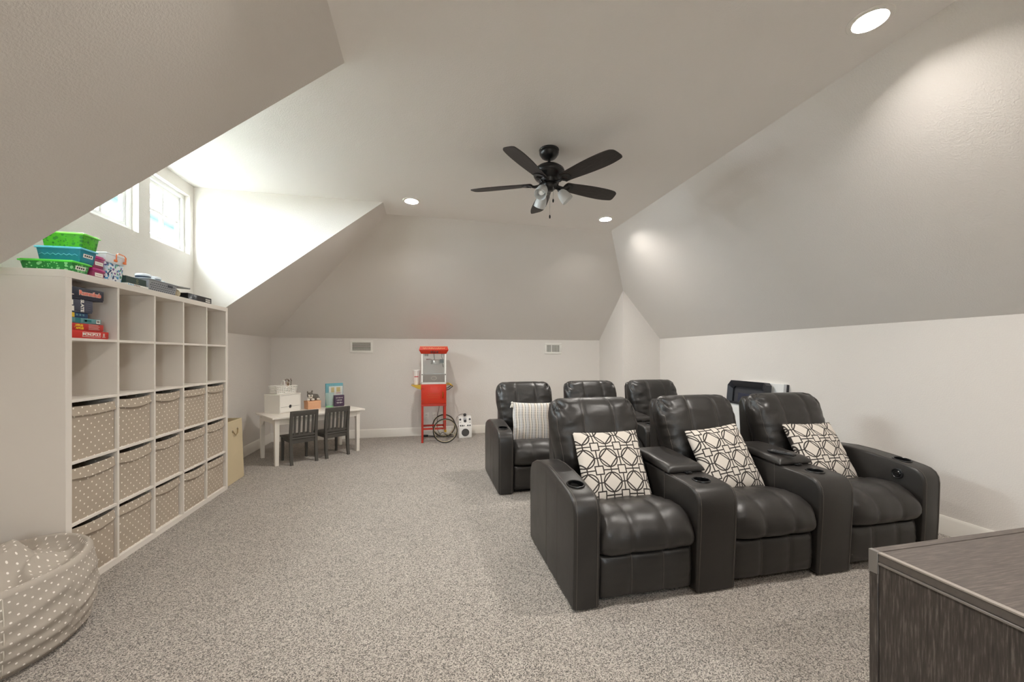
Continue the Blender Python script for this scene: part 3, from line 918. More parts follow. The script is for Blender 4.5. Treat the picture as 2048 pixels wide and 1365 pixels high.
def game(label, w, d, z0, z1, material, y=0.0, x=0.0):
    t = thing('board_game_box', label, 'board game', (GX + x, GY + y, GZ + z0), group='stacked board games in the top corner cubby')
    h = z1 - z0
    obj('box_base', box(-d + 0.002, -0.002, 0.002, w - 0.002, 0, h * 0.5, 0.001, 1), material, t)
    obj('box_lid', box(-d, 0, 0, w, h * 0.12, h, 0.0015, 2), material, t)
    return t, h
t, h = game('red game box lettered in a white frame at the bottom of the game stack', 0.272, 0.27, 0, 0.0445, P_RED)
patch(t, 'logo_frame', 0.080, 0.208, 0.009, 0.037, P_WHITE)
patch(t, 'logo_field', 0.082, 0.206, 0.011, 0.035, P_RED, 0.0006)
letters_on(t, 'MONOPOLY', 0.0225, 0.144, 0.0235, P_WHITE, 0.0013, bold=0.0006)
patch(t, 'corner_print', 0.222, 0.246, 0.010, 0.014, P_PALE); patch(t, 'corner_print', 0.228, 0.240, 0.016, 0.034, P_PALE)
t, h = game('red game box with yellow lettering, second from the bottom of the game stack', 0.236, 0.25, 0.045, 0.0865, P_RED2, 0.002, -0.004)
letters_on(t, 'APPLES', 0.0165, 0.060, 0.029, P_YELLOW, bold=0.0008); letters_on(t, 'APPLES', 0.0165, 0.064, 0.0125, P_YELLOW, bold=0.0008)
letters_on(t, 'to', 0.008, 0.030, 0.0205, P_YELLOW)
for k in range(4): patch(t, 'print_line', 0.125, 0.205 - 0.008 * (k % 2), 0.009 + k * 0.0085, 0.0115 + k * 0.0085, P_PALE)
t, h = game('flat teal game box with a white barcode in the game stack', 0.222, 0.24, 0.087, 0.118, P_TEAL, 0.0, -0.006)
patch(t, 'print_band', 0.040, 0.075, 0.003, h - 0.001, P_TEALD); patch(t, 'print_panel', 0.096, 0.150, 0.010, 0.024, P_TEALD); patch(t, 'print_tile', 0.104, 0.118, 0.012, 0.022, P_WHITE)
patch(t, 'barcode_label', 0.186, 0.214, 0.006, 0.027, P_WHITE)
for k in range(6): patch(t, 'barcode_line', 0.190 + k * 0.0036, 0.1915 + k * 0.0036, 0.010, 0.024, P_DARK, 0.0008)
t, h = game('small yellow and blue game box in the game stack', 0.135, 0.20, 0.1185, 0.1485, P_BLUE, 0.0, -0.012)
patch(t, 'print_band', 0.001, 0.042, 0.002, h - 0.002, P_YELLOW)
for k in range(3): patch(t, 'print_tile', 0.052 + k * 0.022, 0.064 + k * 0.022, 0.012, 0.022, P_TEAL)
t, h = game('slate grey game box with sideways white lettering under the navy box', 0.158, 0.24, 0.149, 0.226, P_SLATE, 0.0, -0.004)
letters_on(t, 'SLATE', 0.030, 0.082, 0.040, P_WHITE, rot=-PI / 2, spacing=0.86, bold=0.0007)
patch(t, 'print_card', 0.006, 0.028, 0.006, 0.034, P_WHITE); patch(t, 'print_card', 0.004, 0.022, 0.040, 0.068, P_WHITE)
for k in range(4): patch(t, 'print_line', 0.108, 0.140, 0.018 + k * 0.012, 0.0195 + k * 0.012, mat('print_grey', srgb(120, 120, 134), 0.6))
t, h = game('navy game box with orange lettering on top of the game stack', 0.228, 0.26, 0.2265, 0.2925, P_NAVY, 0.0, 0.004)
letters_on(t, 'Rummikub', 0.037, 0.128, 0.036, P_WHITE, 0.0004, 'lettering_outline', bold=0.0021, spacing=0.97)
letters_on(t, 'Rummikub', 0.037, 0.128, 0.036, P_ORANGE, 0.0011, bold=0.0005, spacing=0.97)
patch(t, 'print_mark', 0.002, 0.016, 0.018, 0.024, P_PALE)

# ------------------------------------------------------------------ thin books in the open cubbies
def thin_book(label, col, row, yoff, th, hgt, dep, xoff, color, lean=0.0):
    y, z = cell(col, row)
    t = thing('thin_book', label, 'book', (SX + xoff, y + yoff, z + 0.0003), group='thin books in the open cubbies')
    m_ = mat('book_%d_%d_%d' % color, srgb(*color), 0.6, var=0.05)
    Mx = R(lean, 'X')
    obj('cover', move(merge(box(-dep, 0, 0, 0.0015, 0, hgt), box(-dep, 0, th - 0.0015, th, 0, hgt), box(-0.0015, 0, 0, th, 0, hgt)), Mx), m_, t, False)
    obj('pages', move(box(-dep + 0.004, -0.002, 0.0016, th - 0.0016, 0.003, hgt - 0.003), Mx), mat('book_pages', srgb(226, 220, 206), 0.8), t, False)
thin_book('thin black book low in the second cubby of the top row', 1, 0, 0.002, 0.008, 0.13, 0.20, -0.12, (40, 40, 44))
thin_book('pale green thin book in the third cubby of the top row', 2, 0, 0.002, 0.012, 0.215, 0.20, -0.15, (206, 210, 192))
thin_book('white thin book in the third cubby of the top row', 2, 0, 0.016, 0.008, 0.205, 0.20, -0.165, (226, 224, 214))
thin_book('cream thin book in the top cubby nearest the hamper', 4, 0, 0.002, 0.010, 0.235, 0.20, -0.17, (222, 214, 196))
thin_book('black thin book leaning in the top cubby nearest the hamper', 4, 0, 0.018, 0.010, 0.20, 0.18, -0.16, (46, 44, 44), 0.0)
thin_book('white thin book in the fourth cubby of the second row', 3, 1, 0.002, 0.012, 0.20, 0.21, -0.13, (230, 228, 220))
thin_book('green thin book in the second row cubby nearest the hamper', 4, 1, 0.002, 0.010, 0.21, 0.20, -0.17, (130, 150, 132))

# ------------------------------------------------------------------ things along the top of the shelf
TZ = 1.8205
def bubble(name, c0, c1, scale, thr, rough=0.3):
    m, b = nodemat(name, rough)
    v = b.voro(b.coord(), scale, rnd=0.85)
    v2 = b.voro(b.mapping(b.coord(), loc=(3.1, 1.7, 0.4)), scale * 1.9, rnd=0.9)
    d = b.m('MAXIMUM', b.m('LESS_THAN', v['Distance'], thr), b.m('LESS_THAN', v2['Distance'], thr * 0.8))
    n = b.noise(b.coord(), 24, 2)
    b.base(b.mix(b.m('MULTIPLY', d, 0.75), b.mix(n[0], tuple(c * 0.55 for c in c0), c0), c1))
    return m
M_TUBG = bubble('tub_green', srgb(34, 140, 56), srgb(150, 220, 150), 34, 0.34)
M_TUBL = bubble('tub_lime', srgb(90, 208, 40), srgb(30, 120, 50), 34, 0.30)
M_TUBB = mat('tub_blue', srgb(18, 128, 150), 0.3, var=0.25, vscale=14)
M_LIDG = mat('tub_lid_green', srgb(82, 206, 62), 0.3); M_LIDB = mat('tub_lid_blue', srgb(104, 200, 224), 0.3); M_LIDL = mat('tub_lid_lime', srgb(134, 236, 84), 0.3)
def tub(label, x0, x1, y0, y1, z0, z1, body, rim, zig=False, lab=True):
    cx, cy = (x0 + x1) / 2, (y0 + y1) / 2
    a, c, h = (x1 - x0) / 2, (y1 - y0) / 2, z1 - z0
    t = thing('pencil_tub', label, 'storage box', (cx, cy, z0), group='bright plastic tubs stacked on the shelf')
    obj('tub', frustum(0, 0, 0, h - 0.006, a * 0.84, c * 0.82, a * 0.95, c * 0.93, 0.006, 3), body, t)
    obj('rim', merge(box(-a, a, -c, c, h - 0.014, h - 0.004, 0.004, 2), box(-a * 0.94, a * 0.94, -c * 0.9, c * 0.9, h - 0.006, h, 0.003, 2)), rim, t)
    ang = math.atan2(a * 0.11, h)
    if lab:
        l = obj('paper_label', move(box(-0.0005, 0.0005, -0.034, 0.034, -0.011, 0.011), T(a * 0.90 + 0.001, 0.0, h * 0.50) @ R(ang, 'Y')), P_WHITE, t, False)
        for k in range(4): obj('label_mark', move(box(0.0004, 0.0009, -0.026 + k * 0.014, -0.017 + k * 0.014, -0.005, 0.005), T(a * 0.90 + 0.001, 0.0, h * 0.50) @ R(ang, 'Y')), P_DARK, l, False)
    if zig:
        pts = [(-a * 0.8 + k * a * 1.6 / 14, -c * 0.895 - 0.0012, h * 0.46 + (0.004 if k % 2 else -0.004)) for k in range(15)]
        obj('zigzag_stripe', tube(pts, 0.0022, 6), M_LIDB, t)
    return t
tub('dark green bubble print tub with bright green lid at the bottom of the tub stack', -2.232, -1.972, 2.735, 2.872, TZ, 1.893, M_TUBG, M_LIDG)
tub('teal blue tub with a zigzag stripe in the middle of the tub stack', -2.195, -1.968, 2.785, 2.912, 1.8935, 1.981, M_TUBB, M_LIDB, True)
tub('lime green bubble print tub at the top of the tub stack', -2.185, -1.968, 2.80, 2.932, 1.9815, 2.070, M_TUBL, M_LIDL, False, False)

M_MAG = mat('magenta_plastic', srgb(176, 22, 112), 0.3, var=0.06); M_MAGB = mat('magenta_clear', srgb(150, 60, 96), 0.25, var=0.1)
for lab, y0, y1, z0, z1 in (('lower magenta lidded box beside the tub stack', 2.885, 2.985, TZ, 1.886), ('upper magenta lidded box beside the tub stack', 2.89, 2.982, 1.8865, 1.962)):
    cx, cy, a, c, h = -2.03, (y0 + y1) / 2, 0.05, (y1 - y0) / 2, z1 - z0
    t = thing('small_storage_box', lab, 'storage box', (cx, cy, z0), group='magenta boxes on the shelf')
    obj('box_body', frustum(0, 0, 0, h - 0.012, a * 0.86, c * 0.86, a * 0.95, c * 0.94, 0.005, 2), M_MAGB, t)
    obj('lid', merge(box(-a, a, -c, c, h - 0.020, h - 0.008, 0.004, 2), box(-a * 0.9, a * 0.9, -c * 0.88, c * 0.88, h - 0.009, h, 0.004, 2)), M_MAG, t)
    l = obj('paper_label', move(box(0, 0.0008, -0.03, 0.03, -0.011, 0.011), T(a * 0.93, 0, h * 0.36)), P_WHITE, t, False)
    obj('label_mark', move(merge(*[box(0.0008, 0.0012, -0.022 + k * 0.009, -0.016 + k * 0.009, -0.004, 0.004) for k in range(5)]), T(a * 0.93, 0, h * 0.36)), P_PALE, l, False)

# bead jar with orange handle clips
m, b = nodemat('bead_mix', 0.3)
v = b.voro(b.coord(), 75)
b.base(b.ramp(b.xyz(v['Color'])[0], [(0.0, srgb(230, 232, 236)), (0.22, srgb(60, 140, 190)), (0.36, srgb(228, 230, 234)), (0.55, srgb(110, 60, 140)), (0.66, srgb(190, 214, 226)), (0.80, srgb(60, 140, 110)), (0.9, srgb(40, 60, 110))]))
b.n['Color Ramp'].color_ramp.interpolation = 'CONSTANT'
b.bump(v['Distance'], 0.6, 0.006)
M_BEADS = m
M_CLEAR = mat('clear_plastic', srgb(236, 240, 244), 0.25)
M_ORANGE = mat('orange_plastic', srgb(226, 120, 62), 0.4)
t = thing('bead_jar', 'clear jar full of coloured beads with orange handle clips', 'jar', (-2.04, 3.072, TZ))
obj('jar_body', frustum(0, 0, 0.003, 0.125, 0.048, 0.066, 0.056, 0.078, 0.012, 3), M_BEADS, t)
obj('jar_foot', frustum(0, 0, 0, 0.006, 0.046, 0.064, 0.047, 0.065, 0.002, 1), M_CLEAR, t)
obj('jar_collar', frustum(0, 0, 0.122, 0.176, 0.056, 0.078, 0.060, 0.084, 0.008, 2), M_CLEAR, t)
obj('lid', box(-0.062, 0.062, -0.086, 0.086, 0.172, 0.182, 0.004, 2), M_CLEAR, t)
for y in (-0.012, 0.066):
    obj('handle_clip', merge(box(0.058, 0.070, y - 0.010, y + 0.010, 0.134, 0.150, 0.004, 2), box(0.060, 0.066, y + 0.004, y + 0.010, 0.145, 0.186, 0.002, 1)), M_ORANGE, t)
obj('wire_handle', tube([(0.063, 0.0, 0.186), (0.064, 0.012, 0.194), (0.064, 0.062, 0.190), (0.063, 0.080, 0.180), (0.063, 0.078, 0.150)], 0.0028, 6), M_ORANGE, t)

# flat striped box with a dark green box on it
t = thing('striped_flat_box', 'thin white box with blue, brown and black stripes under the dark green box', 'box', (-1.975, 3.162, TZ))
obj('carton', box(-0.11, 0, 0, 0.205, 0, 0.019, 0.001, 1), P_WHITE, t)
for k in range(13):
    cm = (mat('stripe_blue', srgb(60, 150, 196), 0.6), mat('stripe_brown', srgb(112, 72, 52), 0.6), P_DARK)[0 if k < 4 else 1 if k < 8 else 2]
    obj('stripe', box(0, 0.0008, 0.005 + k * 0.0152, 0.012 + k * 0.0152, 0.002, 0.016 if k < 8 else 0.009), cm, t, False)
t = thing('dark_green_box', 'dark green game box with a small gold emblem on the shelf top', 'box', (-1.985, 3.165, TZ + 0.0195))
obj('carton', box(-0.12, 0, 0, 0.198, 0, 0.048, 0.0015, 1), mat('bottle_green', srgb(34, 56, 50), 0.5, var=0.08), t)
M_GOLD = mat('gold_print', srgb(140, 134, 104), 0.4, 0.3)
obj('emblem', merge(move(lathe([(0.006, 0.0), (0.008, 0.0006), (0.010, 0.0)], 18), T(0.0004, 0.105, 0.030) @ R(PI / 2, 'Y')), box(0.0002, 0.0008, 0.088, 0.122, 0.013, 0.015), box(0.0002, 0.0008, 0.094, 0.116, 0.008, 0.010)), M_GOLD, t)
for lab, y, hgt, cm in (('small black lidded jar behind the dark green box', 3.20, 0.098, mat('jar_grey', srgb(72, 84, 88), 0.3)), ('small cream jar with black lid beside the basket', 3.318, 0.108, mat('jar_cream', srgb(206, 200, 168), 0.4))):
    t = thing('small_jar', lab, 'jar', (-2.15, y + 0.045, TZ), group='small jars on the shelf top')
    obj('glass', lathe([(0, 0), (0.022, 0), (0.024, 0.004), (0.024, hgt - 0.026), (0.018, hgt - 0.018), (0, hgt - 0.018)], 20), cm, t)
    obj('lid', lathe([(0, hgt), (0.018, hgt), (0.020, hgt - 0.002), (0.020, hgt - 0.018), (0, hgt - 0.018)], 20), M_BLACK, t)

# grey basket with mugs
M_BASKET = mat('grey_basket', srgb(150, 153, 158), 0.5, var=0.03)
M_SLOT = mat('basket_slot', srgb(74, 76, 82), 0.8)
t = thing('grey_basket', 'grey slotted plastic basket with mugs at the shelf front edge', 'basket', (-2.055, 3.545, TZ))
bx, by, bh = 0.078, 0.168, 0.088
wall_o = frustum(0, 0, 0, bh, bx * 0.88, by * 0.92, bx, by, 0.004, 1)
obj('basket_wall', boolean_cut(wall_o, [frustum(0, 0, 0.004, bh + 0.02, bx * 0.88 - 0.005, by * 0.92 - 0.005, bx + 0.012 * 0, by - 0.002)]), M_BASKET, t)
def ring_xy(a, c, w, z0, z1):
    return merge(box(-a, a, -c, -c + w, z0, z1, 0.002, 1), box(-a, a, c - w, c, z0, z1, 0.002, 1), box(-a, -a + w, -c + w, c - w, z0, z1, 0.002, 1), box(a - w, a, -c + w, c - w, z0, z1, 0.002, 1))
obj('basket_rim', ring_xy(bx + 0.005, by + 0.005, 0.011, bh - 0.004, bh + 0.004), M_BASKET, t)
sl = []
for r_ in range(4):
    z = 0.016 + r_ * 0.016
    fx_ = bx * (0.88 + 0.12 * z / bh) + 0.0006
    for k in range(13):
        y = -0.142 + k * 0.0235 + (0.0115 if r_ % 2 else 0)
        if abs(y) < by * 0.88 and not (r_ == 3 and 0.045 < y < 0.115): sl.append(box(fx_ - 0.002, fx_ + 0.0004, y - 0.0062, y + 0.0062, z - 0.0026, z + 0.0026))
    fy_ = -(by * (0.92 + 0.08 * z / bh) + 0.0006)
    for k in range(5): sl.append(box(-0.056 + k * 0.024 - 0.006, -0.056 + k * 0.024 + 0.006, fy_ - 0.0004, fy_ + 0.002, z - 0.0026, z + 0.0026))
obj('slots', merge(*sl), M_SLOT, t, False)['kind'] = 'stuff'
obj('hand_hole', box(bx * 0.975 - 0.002, bx * 0.975 + 0.003, 0.050, 0.110, 0.058, 0.076, 0.002, 1), M_SLOT, t)
for lab, x, y, c_ in (('dark blue mug with a white rim in the grey basket, nearer the jars', -2.05, 3.437, srgb(62, 76, 92)), ('grey blue mug with a white rim in the grey basket, further from the jars', -2.05, 3.552, srgb(96, 112, 124))):
    t = thing('mug', lab, 'mug', (x, y, TZ + 0.0045), group='mugs in the grey basket')
    obj('cup', lathe([(0, 0), (0.032, 0), (0.038, 0.006), (0.043, 0.06), (0.045, 0.108), (0.042, 0.108), (0.039, 0.03), (0, 0.02)], 26), mat('mug_%d' % int(c_[0] * 1000), c_, 0.3), t)
    obj('rim_band', lathe([(0.0452, 0.106), (0.0465, 0.112), (0.044, 0.122), (0.03, 0.126), (0, 0.126)], 26), M_CLEAR, t)
    obj('handle', tube([(0.040, 0.012, 0.092), (0.058, 0.022, 0.092), (0.064, 0.026, 0.07), (0.056, 0.022, 0.045), (0.042, 0.014, 0.038)], 0.005, 8), mat('mug_%d' % int(c_[0] * 1000), c_, 0.3), t)
t = thing('baking_tray', 'thin grey tray propped over the end of the grey basket', 'tray', (-2.05, 3.79, TZ + 0.088))
obj('tray_pan', move(merge(box(-0.07, 0.07, -0.10, 0.10, 0, 0.003), ring_xy(0.074, 0.104, 0.008, 0.0, 0.012)), R(0.06, 'X') @ R(0.05, 'Y')), mat('tray_grey', srgb(146, 146, 144), 0.35, 0.5), t)
t = thing('twine_ball', 'ball of cream twine beside the grey basket', 'twine', (-2.03, 3.775, TZ))
pts = []
for k in range(260):
    a = k * 0.63; q = k * 0.113
    pts.append((0.036 * math.cos(a) * math.cos(q), 0.036 * math.cos(a) * math.sin(q), 0.038 + 0.034 * math.sin(a)))
tw = obj('core', ellipsoid((0, 0, 0.038), (0.035, 0.035, 0.034)), mat('twine_cream', srgb(214, 202, 176), 0.9, var=0.1, vscale=60), t)
obj('strands', tube(pts, 0.0026, 4), MATS['twine_cream'], tw)
t = thing('black_photo_box', 'long black box with a grey picture at the far end of the shelf top', 'box', (-1.975, 3.855, TZ))
obj('carton', box(-0.13, 0, 0, 0.375, 0, 0.057, 0.0015, 1), mat('black_carton', srgb(30, 29, 30), 0.4, var=0.1), t)
m, b = nodemat('grey_photo', 0.4)
b.base(b.ramp(b.noise(b.coord(), 32, 4)[0], [(0.35, srgb(28, 30, 34)), (0.55, srgb(96, 100, 108)), (0.7, srgb(176, 180, 186))]))
obj('picture', box(0, 0.0008, 0.004, 0.135, 0.003, 0.054), m, t, False)
for k in range(2): obj('print_line', merge(*[box(0, 0.0008, 0.275 + j * 0.016, 0.287 + j * 0.016, 0.014 + k * 0.018, 0.026 + k * 0.016) for j in range(5)]), P_WHITE, t, False)
# ================================================================== CRAFT CORNER
M_TABLE = mat('table_white', srgb(232, 226, 216), 0.35, var=0.012)
TA = math.radians(35.3); TO = Vector((-1.771, 5.225, 0)); TH = 0.59
TEX = Vector((math.cos(TA), math.sin(TA), 0)); TEY = Vector((-math.sin(TA), math.cos(TA), 0))
def tpos(x, y, z=TH + 0.0004): return tuple(TO + TEX * x + TEY * y + Vector((0, 0, z)))
t = thing('craft_table', 'low white wooden craft table set at an angle in the corner', 'table', tuple(TO), TA)
LW_, LX, LY = 0.052, 1.07, 0.60
obj('tabletop', box(-0.035, LX + 0.06, -0.03, LY + 0.04, TH - 0.022, TH, 0.004, 2), M_TABLE, t)
leg = mesh_of(frustum(LW_ / 2, LW_ / 2, 0, TH - 0.022, 0.021, 0.021, LW_ / 2, LW_ / 2, 0.002, 1))
for x, y in ((0, 0), (LX - LW_, 0), (0, LY - LW_), (LX - LW_, LY - LW_)): obj('leg', leg, M_TABLE, t, loc=(x, y, 0))
for y in (0.008, LY - 0.028):
    ap = obj('apron', box(LW_, LX - LW_, y, y + 0.02, TH - 0.095, TH - 0.022), M_TABLE, t)
    if y < 0.1:
        for x in (0.30, 0.78):
            obj('drawer_front', box(x - 0.14, x + 0.14, y - 0.006, y, TH - 0.086, TH - 0.034, 0.002, 1), M_TABLE, ap)
            obj('knob', move(lathe([(0, 0.022), (0.010, 0.020), (0.012, 0.014), (0.005, 0.008), (0.006, 0)], 14), T(x, y - 0.006, TH - 0.06) @ R(PI / 2, 'X')), M_TABLE, ap)
# end aprons with a scalloped lower edge
sc = [(LW_, TH - 0.022), (LY - LW_, TH - 0.022), (LY - LW_, TH - 0.15)]
for k in range(9): sc.append((LY - LW_ - 0.012 - 0.075 * k / 8, TH - 0.15 + 0.058 * (0.5 - 0.5 * math.cos(PI * k / 8))))
for k in range(9): sc.append((LW_ + 0.087 - 0.075 * k / 8, TH - 0.092 - 0.058 * (0.5 - 0.5 * math.cos(PI * k / 8))))
sc.append((LW_, TH - 0.15))
for x in (0.012, LX - 0.032): obj('end_apron', extrude(sc, 0, x, x + 0.02), M_TABLE, t)

# ------------------------------------------------------------------ two slat back chairs
M_CHAIR = mat('chair_charcoal', srgb(78, 75, 70), 0.5, var=0.06)
def kid_chair(x, y, dr, label):
    t = thing('kids_chair', label, 'chair', tpos(x, y, 0), TA + dr, group='charcoal chairs at the craft table')
    W, D, SH, BH = 0.325, 0.335, 0.325, 0.655
    def post(xx):
        pts = [(xx, -0.018, 0), (xx, 0.004, 0.10), (xx, 0.018, SH), (xx, 0.006, 0.45), (xx, -0.022, BH)]
        bm = bmesh.new(); rings = []
        for k, p in enumerate(pts):
            a, c = 0.016, (0.015, 0.017, 0.020, 0.017, 0.012)[k]
            rings.append([bm.verts.new((p[0] + sx * a, p[1] + sy * c, p[2])) for sx, sy in ((-1, -1), (1, -1), (1, 1), (-1, 1))])
        for A, B in zip(rings, rings[1:]):
            for k in range(4): bm.faces.new((A[k], A[(k + 1) % 4], B[(k + 1) % 4], B[k]))
        bm.faces.new(rings[0][::-1]); bm.faces.new(rings[-1])
        return bm
    for xx in (0.016, W - 0.016): obj('back_post', post(xx), M_CHAIR, t, True, 30)
    fl = frustum(0, 0, 0, SH - 0.02, 0.013, 0.013, 0.017, 0.017, 0.002, 1)
    fm = mesh_of(fl)
    for xx in (0.02, W - 0.02): obj('leg', fm, M_CHAIR, t, loc=(xx, D - 0.02, 0))
    obj('seat', box(-0.006, W + 0.006, 0.0, D + 0.012, SH - 0.02, SH, 0.006, 2), M_CHAIR, t)
    obj('seat_rail', merge(box(0.03, W - 0.03, 0.008, 0.024, SH - 0.07, SH - 0.02), box(0.03, W - 0.03, D - 0.03, D - 0.014, SH - 0.06, SH - 0.02), box(0.012, 0.028, 0.03, D - 0.03, SH - 0.06, SH - 0.02), box(W - 0.028, W - 0.012, 0.03, D - 0.03, SH - 0.06, SH - 0.02)), M_CHAIR, t)
    obj('top_rail', move(box(0.0, W, -0.010, 0.010, -0.032, 0.032, 0.004, 2), T(0, -0.017, BH - 0.030) @ R(0.12, 'X')), M_CHAIR, t)
    obj('lower_rail', box(0.03, W - 0.03, 0.008, 0.024, SH + 0.012, SH + 0.040, 0.002, 1), M_CHAIR, t)
    n = 5
    for k in range(n):
        xx = 0.032 + (k + 0.5) * (W - 0.064) / n + 0.0
        obj('slat', move(box(-0.0125, 0.0125, -0.006, 0.006, 0, 0.268, 0.002, 1), T(xx, 0.014, SH + 0.03) @ R(0.105, 'X')), M_CHAIR, t)
kid_chair(0.140, -0.075, 0.0, 'charcoal slat back chair nearest the hamper, tucked under the craft table')
kid_chair(0.560, -0.070, 0.05, 'charcoal slat back chair nearest the popcorn cart, tucked under the craft table')

# ------------------------------------------------------------------ white drawer box and caddy
M_BOXW = mat('drawer_box_white', srgb(238, 235, 228), 0.4, var=0.01)
ba = math.radians(59)
t = thing('drawer_box', 'white desktop box with two drawers on the craft table', 'drawer box', (-1.818, 5.535, TH + 0.0004), ba)
bw, bd, bh_ = 0.32, 0.265, 0.245
obj('case', merge(box(0, bw, 0.012, bd, 0, 0.012), box(0, 0.012, 0.0, bd, 0.012, bh_ - 0.012), box(bw - 0.012, bw, 0.0, bd, 0.012, bh_ - 0.012), box(0.012, bw - 0.012, bd - 0.01, bd, 0.012, bh_ - 0.012)), M_BOXW, t)
obj('top_panel', box(-0.004, bw + 0.004, -0.004, bd, bh_ - 0.012, bh_, 0.002, 1), M_BOXW, t)
def drawer(z0, z1, notch):
    poly = [(0.014, z0), (bw - 0.014, z0), (bw - 0.014, z1)]
    if notch > 0: poly += [(bw / 2 + 0.022 * math.cos(a * PI / 10), z1 - 0.022 * math.sin(a * PI / 10)) for a in range(11)]
    poly.append((0.014, z1))
    if notch < 0:
        poly = [(0.014, z0)] + [(bw / 2 - 0.022 * math.cos(a * PI / 10), z0 + 0.022 * math.sin(a * PI / 10)) for a in range(11)] + [(bw - 0.014, z0), (bw - 0.014, z1), (0.014, z1)]
    return extrude(poly, 1, 0.001, 0.012)
obj('drawer', drawer(0.082, bh_ - 0.015, -1), M_BOXW, t)
obj('drawer', drawer(0.012, 0.078, 1), M_BOXW, t)
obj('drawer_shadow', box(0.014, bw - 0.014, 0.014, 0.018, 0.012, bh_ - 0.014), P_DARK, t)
fz = TH + bh_ + 0.0008
BXX = Vector((math.cos(ba), math.sin(ba), 0)); BXY = Vector((-math.sin(ba), math.cos(ba), 0)); BO = Vector((-1.818, 5.535, 0))
M_CADDY = mat('caddy_white', srgb(240, 238, 232), 0.4)
cc = BO + BXX * 0.165 + BXY * 0.135
t = thing('art_caddy', 'white plastic basket caddy with handle on the drawer box', 'caddy', (cc.x, cc.y, fz), ba - 0.25)
ca, cb, ch = 0.135, 0.095, 0.10
def lattice(p00, p10, p01, p11, nc, nr, bar, th):
    """flat lattice with square holes between four corners"""
    p00, p10, p01, p11 = map(Vector, (p00, p10, p01, p11))
    P = lambda u, v: (p00 * (1 - u) + p10 * u) * (1 - v) + (p01 * (1 - u) + p11 * u) * v
    out = []
    for k in range(nc + 1): out.append(tube([P(k / nc, 0), P(k / nc, 1)], bar, 4))
    for k in range(nr + 1):
        out.append(tube([P(0, k / nr), P(1, k / nr)], bar * (1.25 if k in (0,) else 1), 4))
    return out
lo, hi = 0.88, 1.0
cr = lambda sx, sy, z: (sx * ca * (lo + (hi - lo) * z / ch), sy * cb * (lo + (hi - lo) * z / ch), z)
parts = []
for (a0, b0), (a1, b1), n in (((-1, -1), (1, -1), 9), ((1, -1), (1, 1), 6), ((1, 1), (-1, 1), 9), ((-1, 1), (-1, -1), 6)):
    parts += lattice(cr(a0, b0, 0.010), cr(a1, b1, 0.010), cr(a0, b0, ch), cr(a1, b1, ch), n, 4, 0.0064, 0.002)
obj('lattice_wall', merge(*parts), M_CADDY, t)
obj('floor_panel', box(-ca * 0.88, ca * 0.88, -cb * 0.88, cb * 0.88, 0, 0.004), M_CADDY, t)
obj('rim', ring_xy(ca + 0.006, cb + 0.006, 0.012, ch - 0.004, ch + 0.004), M_CADDY, t)
obj('divider_wall', box(-0.004, 0.004, -cb * 0.9, cb * 0.9, 0.004, ch * 0.8), M_CADDY, t)
obj('handle', tube([(-0.0, -0.052, 0.06), (0, -0.050, 0.125), (0, -0.040, 0.155), (0, -0.020, 0.168), (0, 0.020, 0.168), (0, 0.040, 0.155), (0, 0.050, 0.125), (0, 0.052, 0.06)], 0.0075, 8), M_CADDY, t)
pc = [(('wood brown', (150, 96, 58))), ('dark red', (120, 40, 40)), ('tan', (196, 160, 104)), ('black', (40, 38, 36)), ('pale cream', (220, 206, 176)), ('green', (70, 92, 60)), ('pink', (190, 130, 130))]
for k, (nm, c_) in enumerate(pc):
    px, py = 0.040 + 0.0095 * k, (-0.03, 0.02, -0.012, 0.035, 0.0, -0.04, 0.015)[k]
    q = cc + Vector((math.cos(ba - 0.25) * px - math.sin(ba - 0.25) * py, math.sin(ba - 0.25) * px + math.cos(ba - 0.25) * py, 0))
    t = thing('paint_brush', '%s handled paint brush standing in the white caddy' % nm, 'paint brush', (q.x, q.y, fz + 0.005), group='brushes in the white caddy')
    tip = Vector((0.02 * math.cos(k * 2.1), 0.016 * math.sin(k * 1.7), 0.135 + 0.008 * (k % 3)))
    obj('handle', tube([(0, 0, 0), tip * 0.5, tip], [0.0028, 0.0042, 0.0032], 7), mat('brush_%d' % k, srgb(*c_), 0.5), t)
    obj('ferrule', tube([tip, tip * 1.13], 0.0040, 7), M_CHROME, t)
    obj('bristle', tube([tip * 1.13, tip * 1.2, tip * 1.28], [0.0042, 0.005, 0.0012], 7), mat('bristle', srgb(96, 66, 44), 0.9), t)

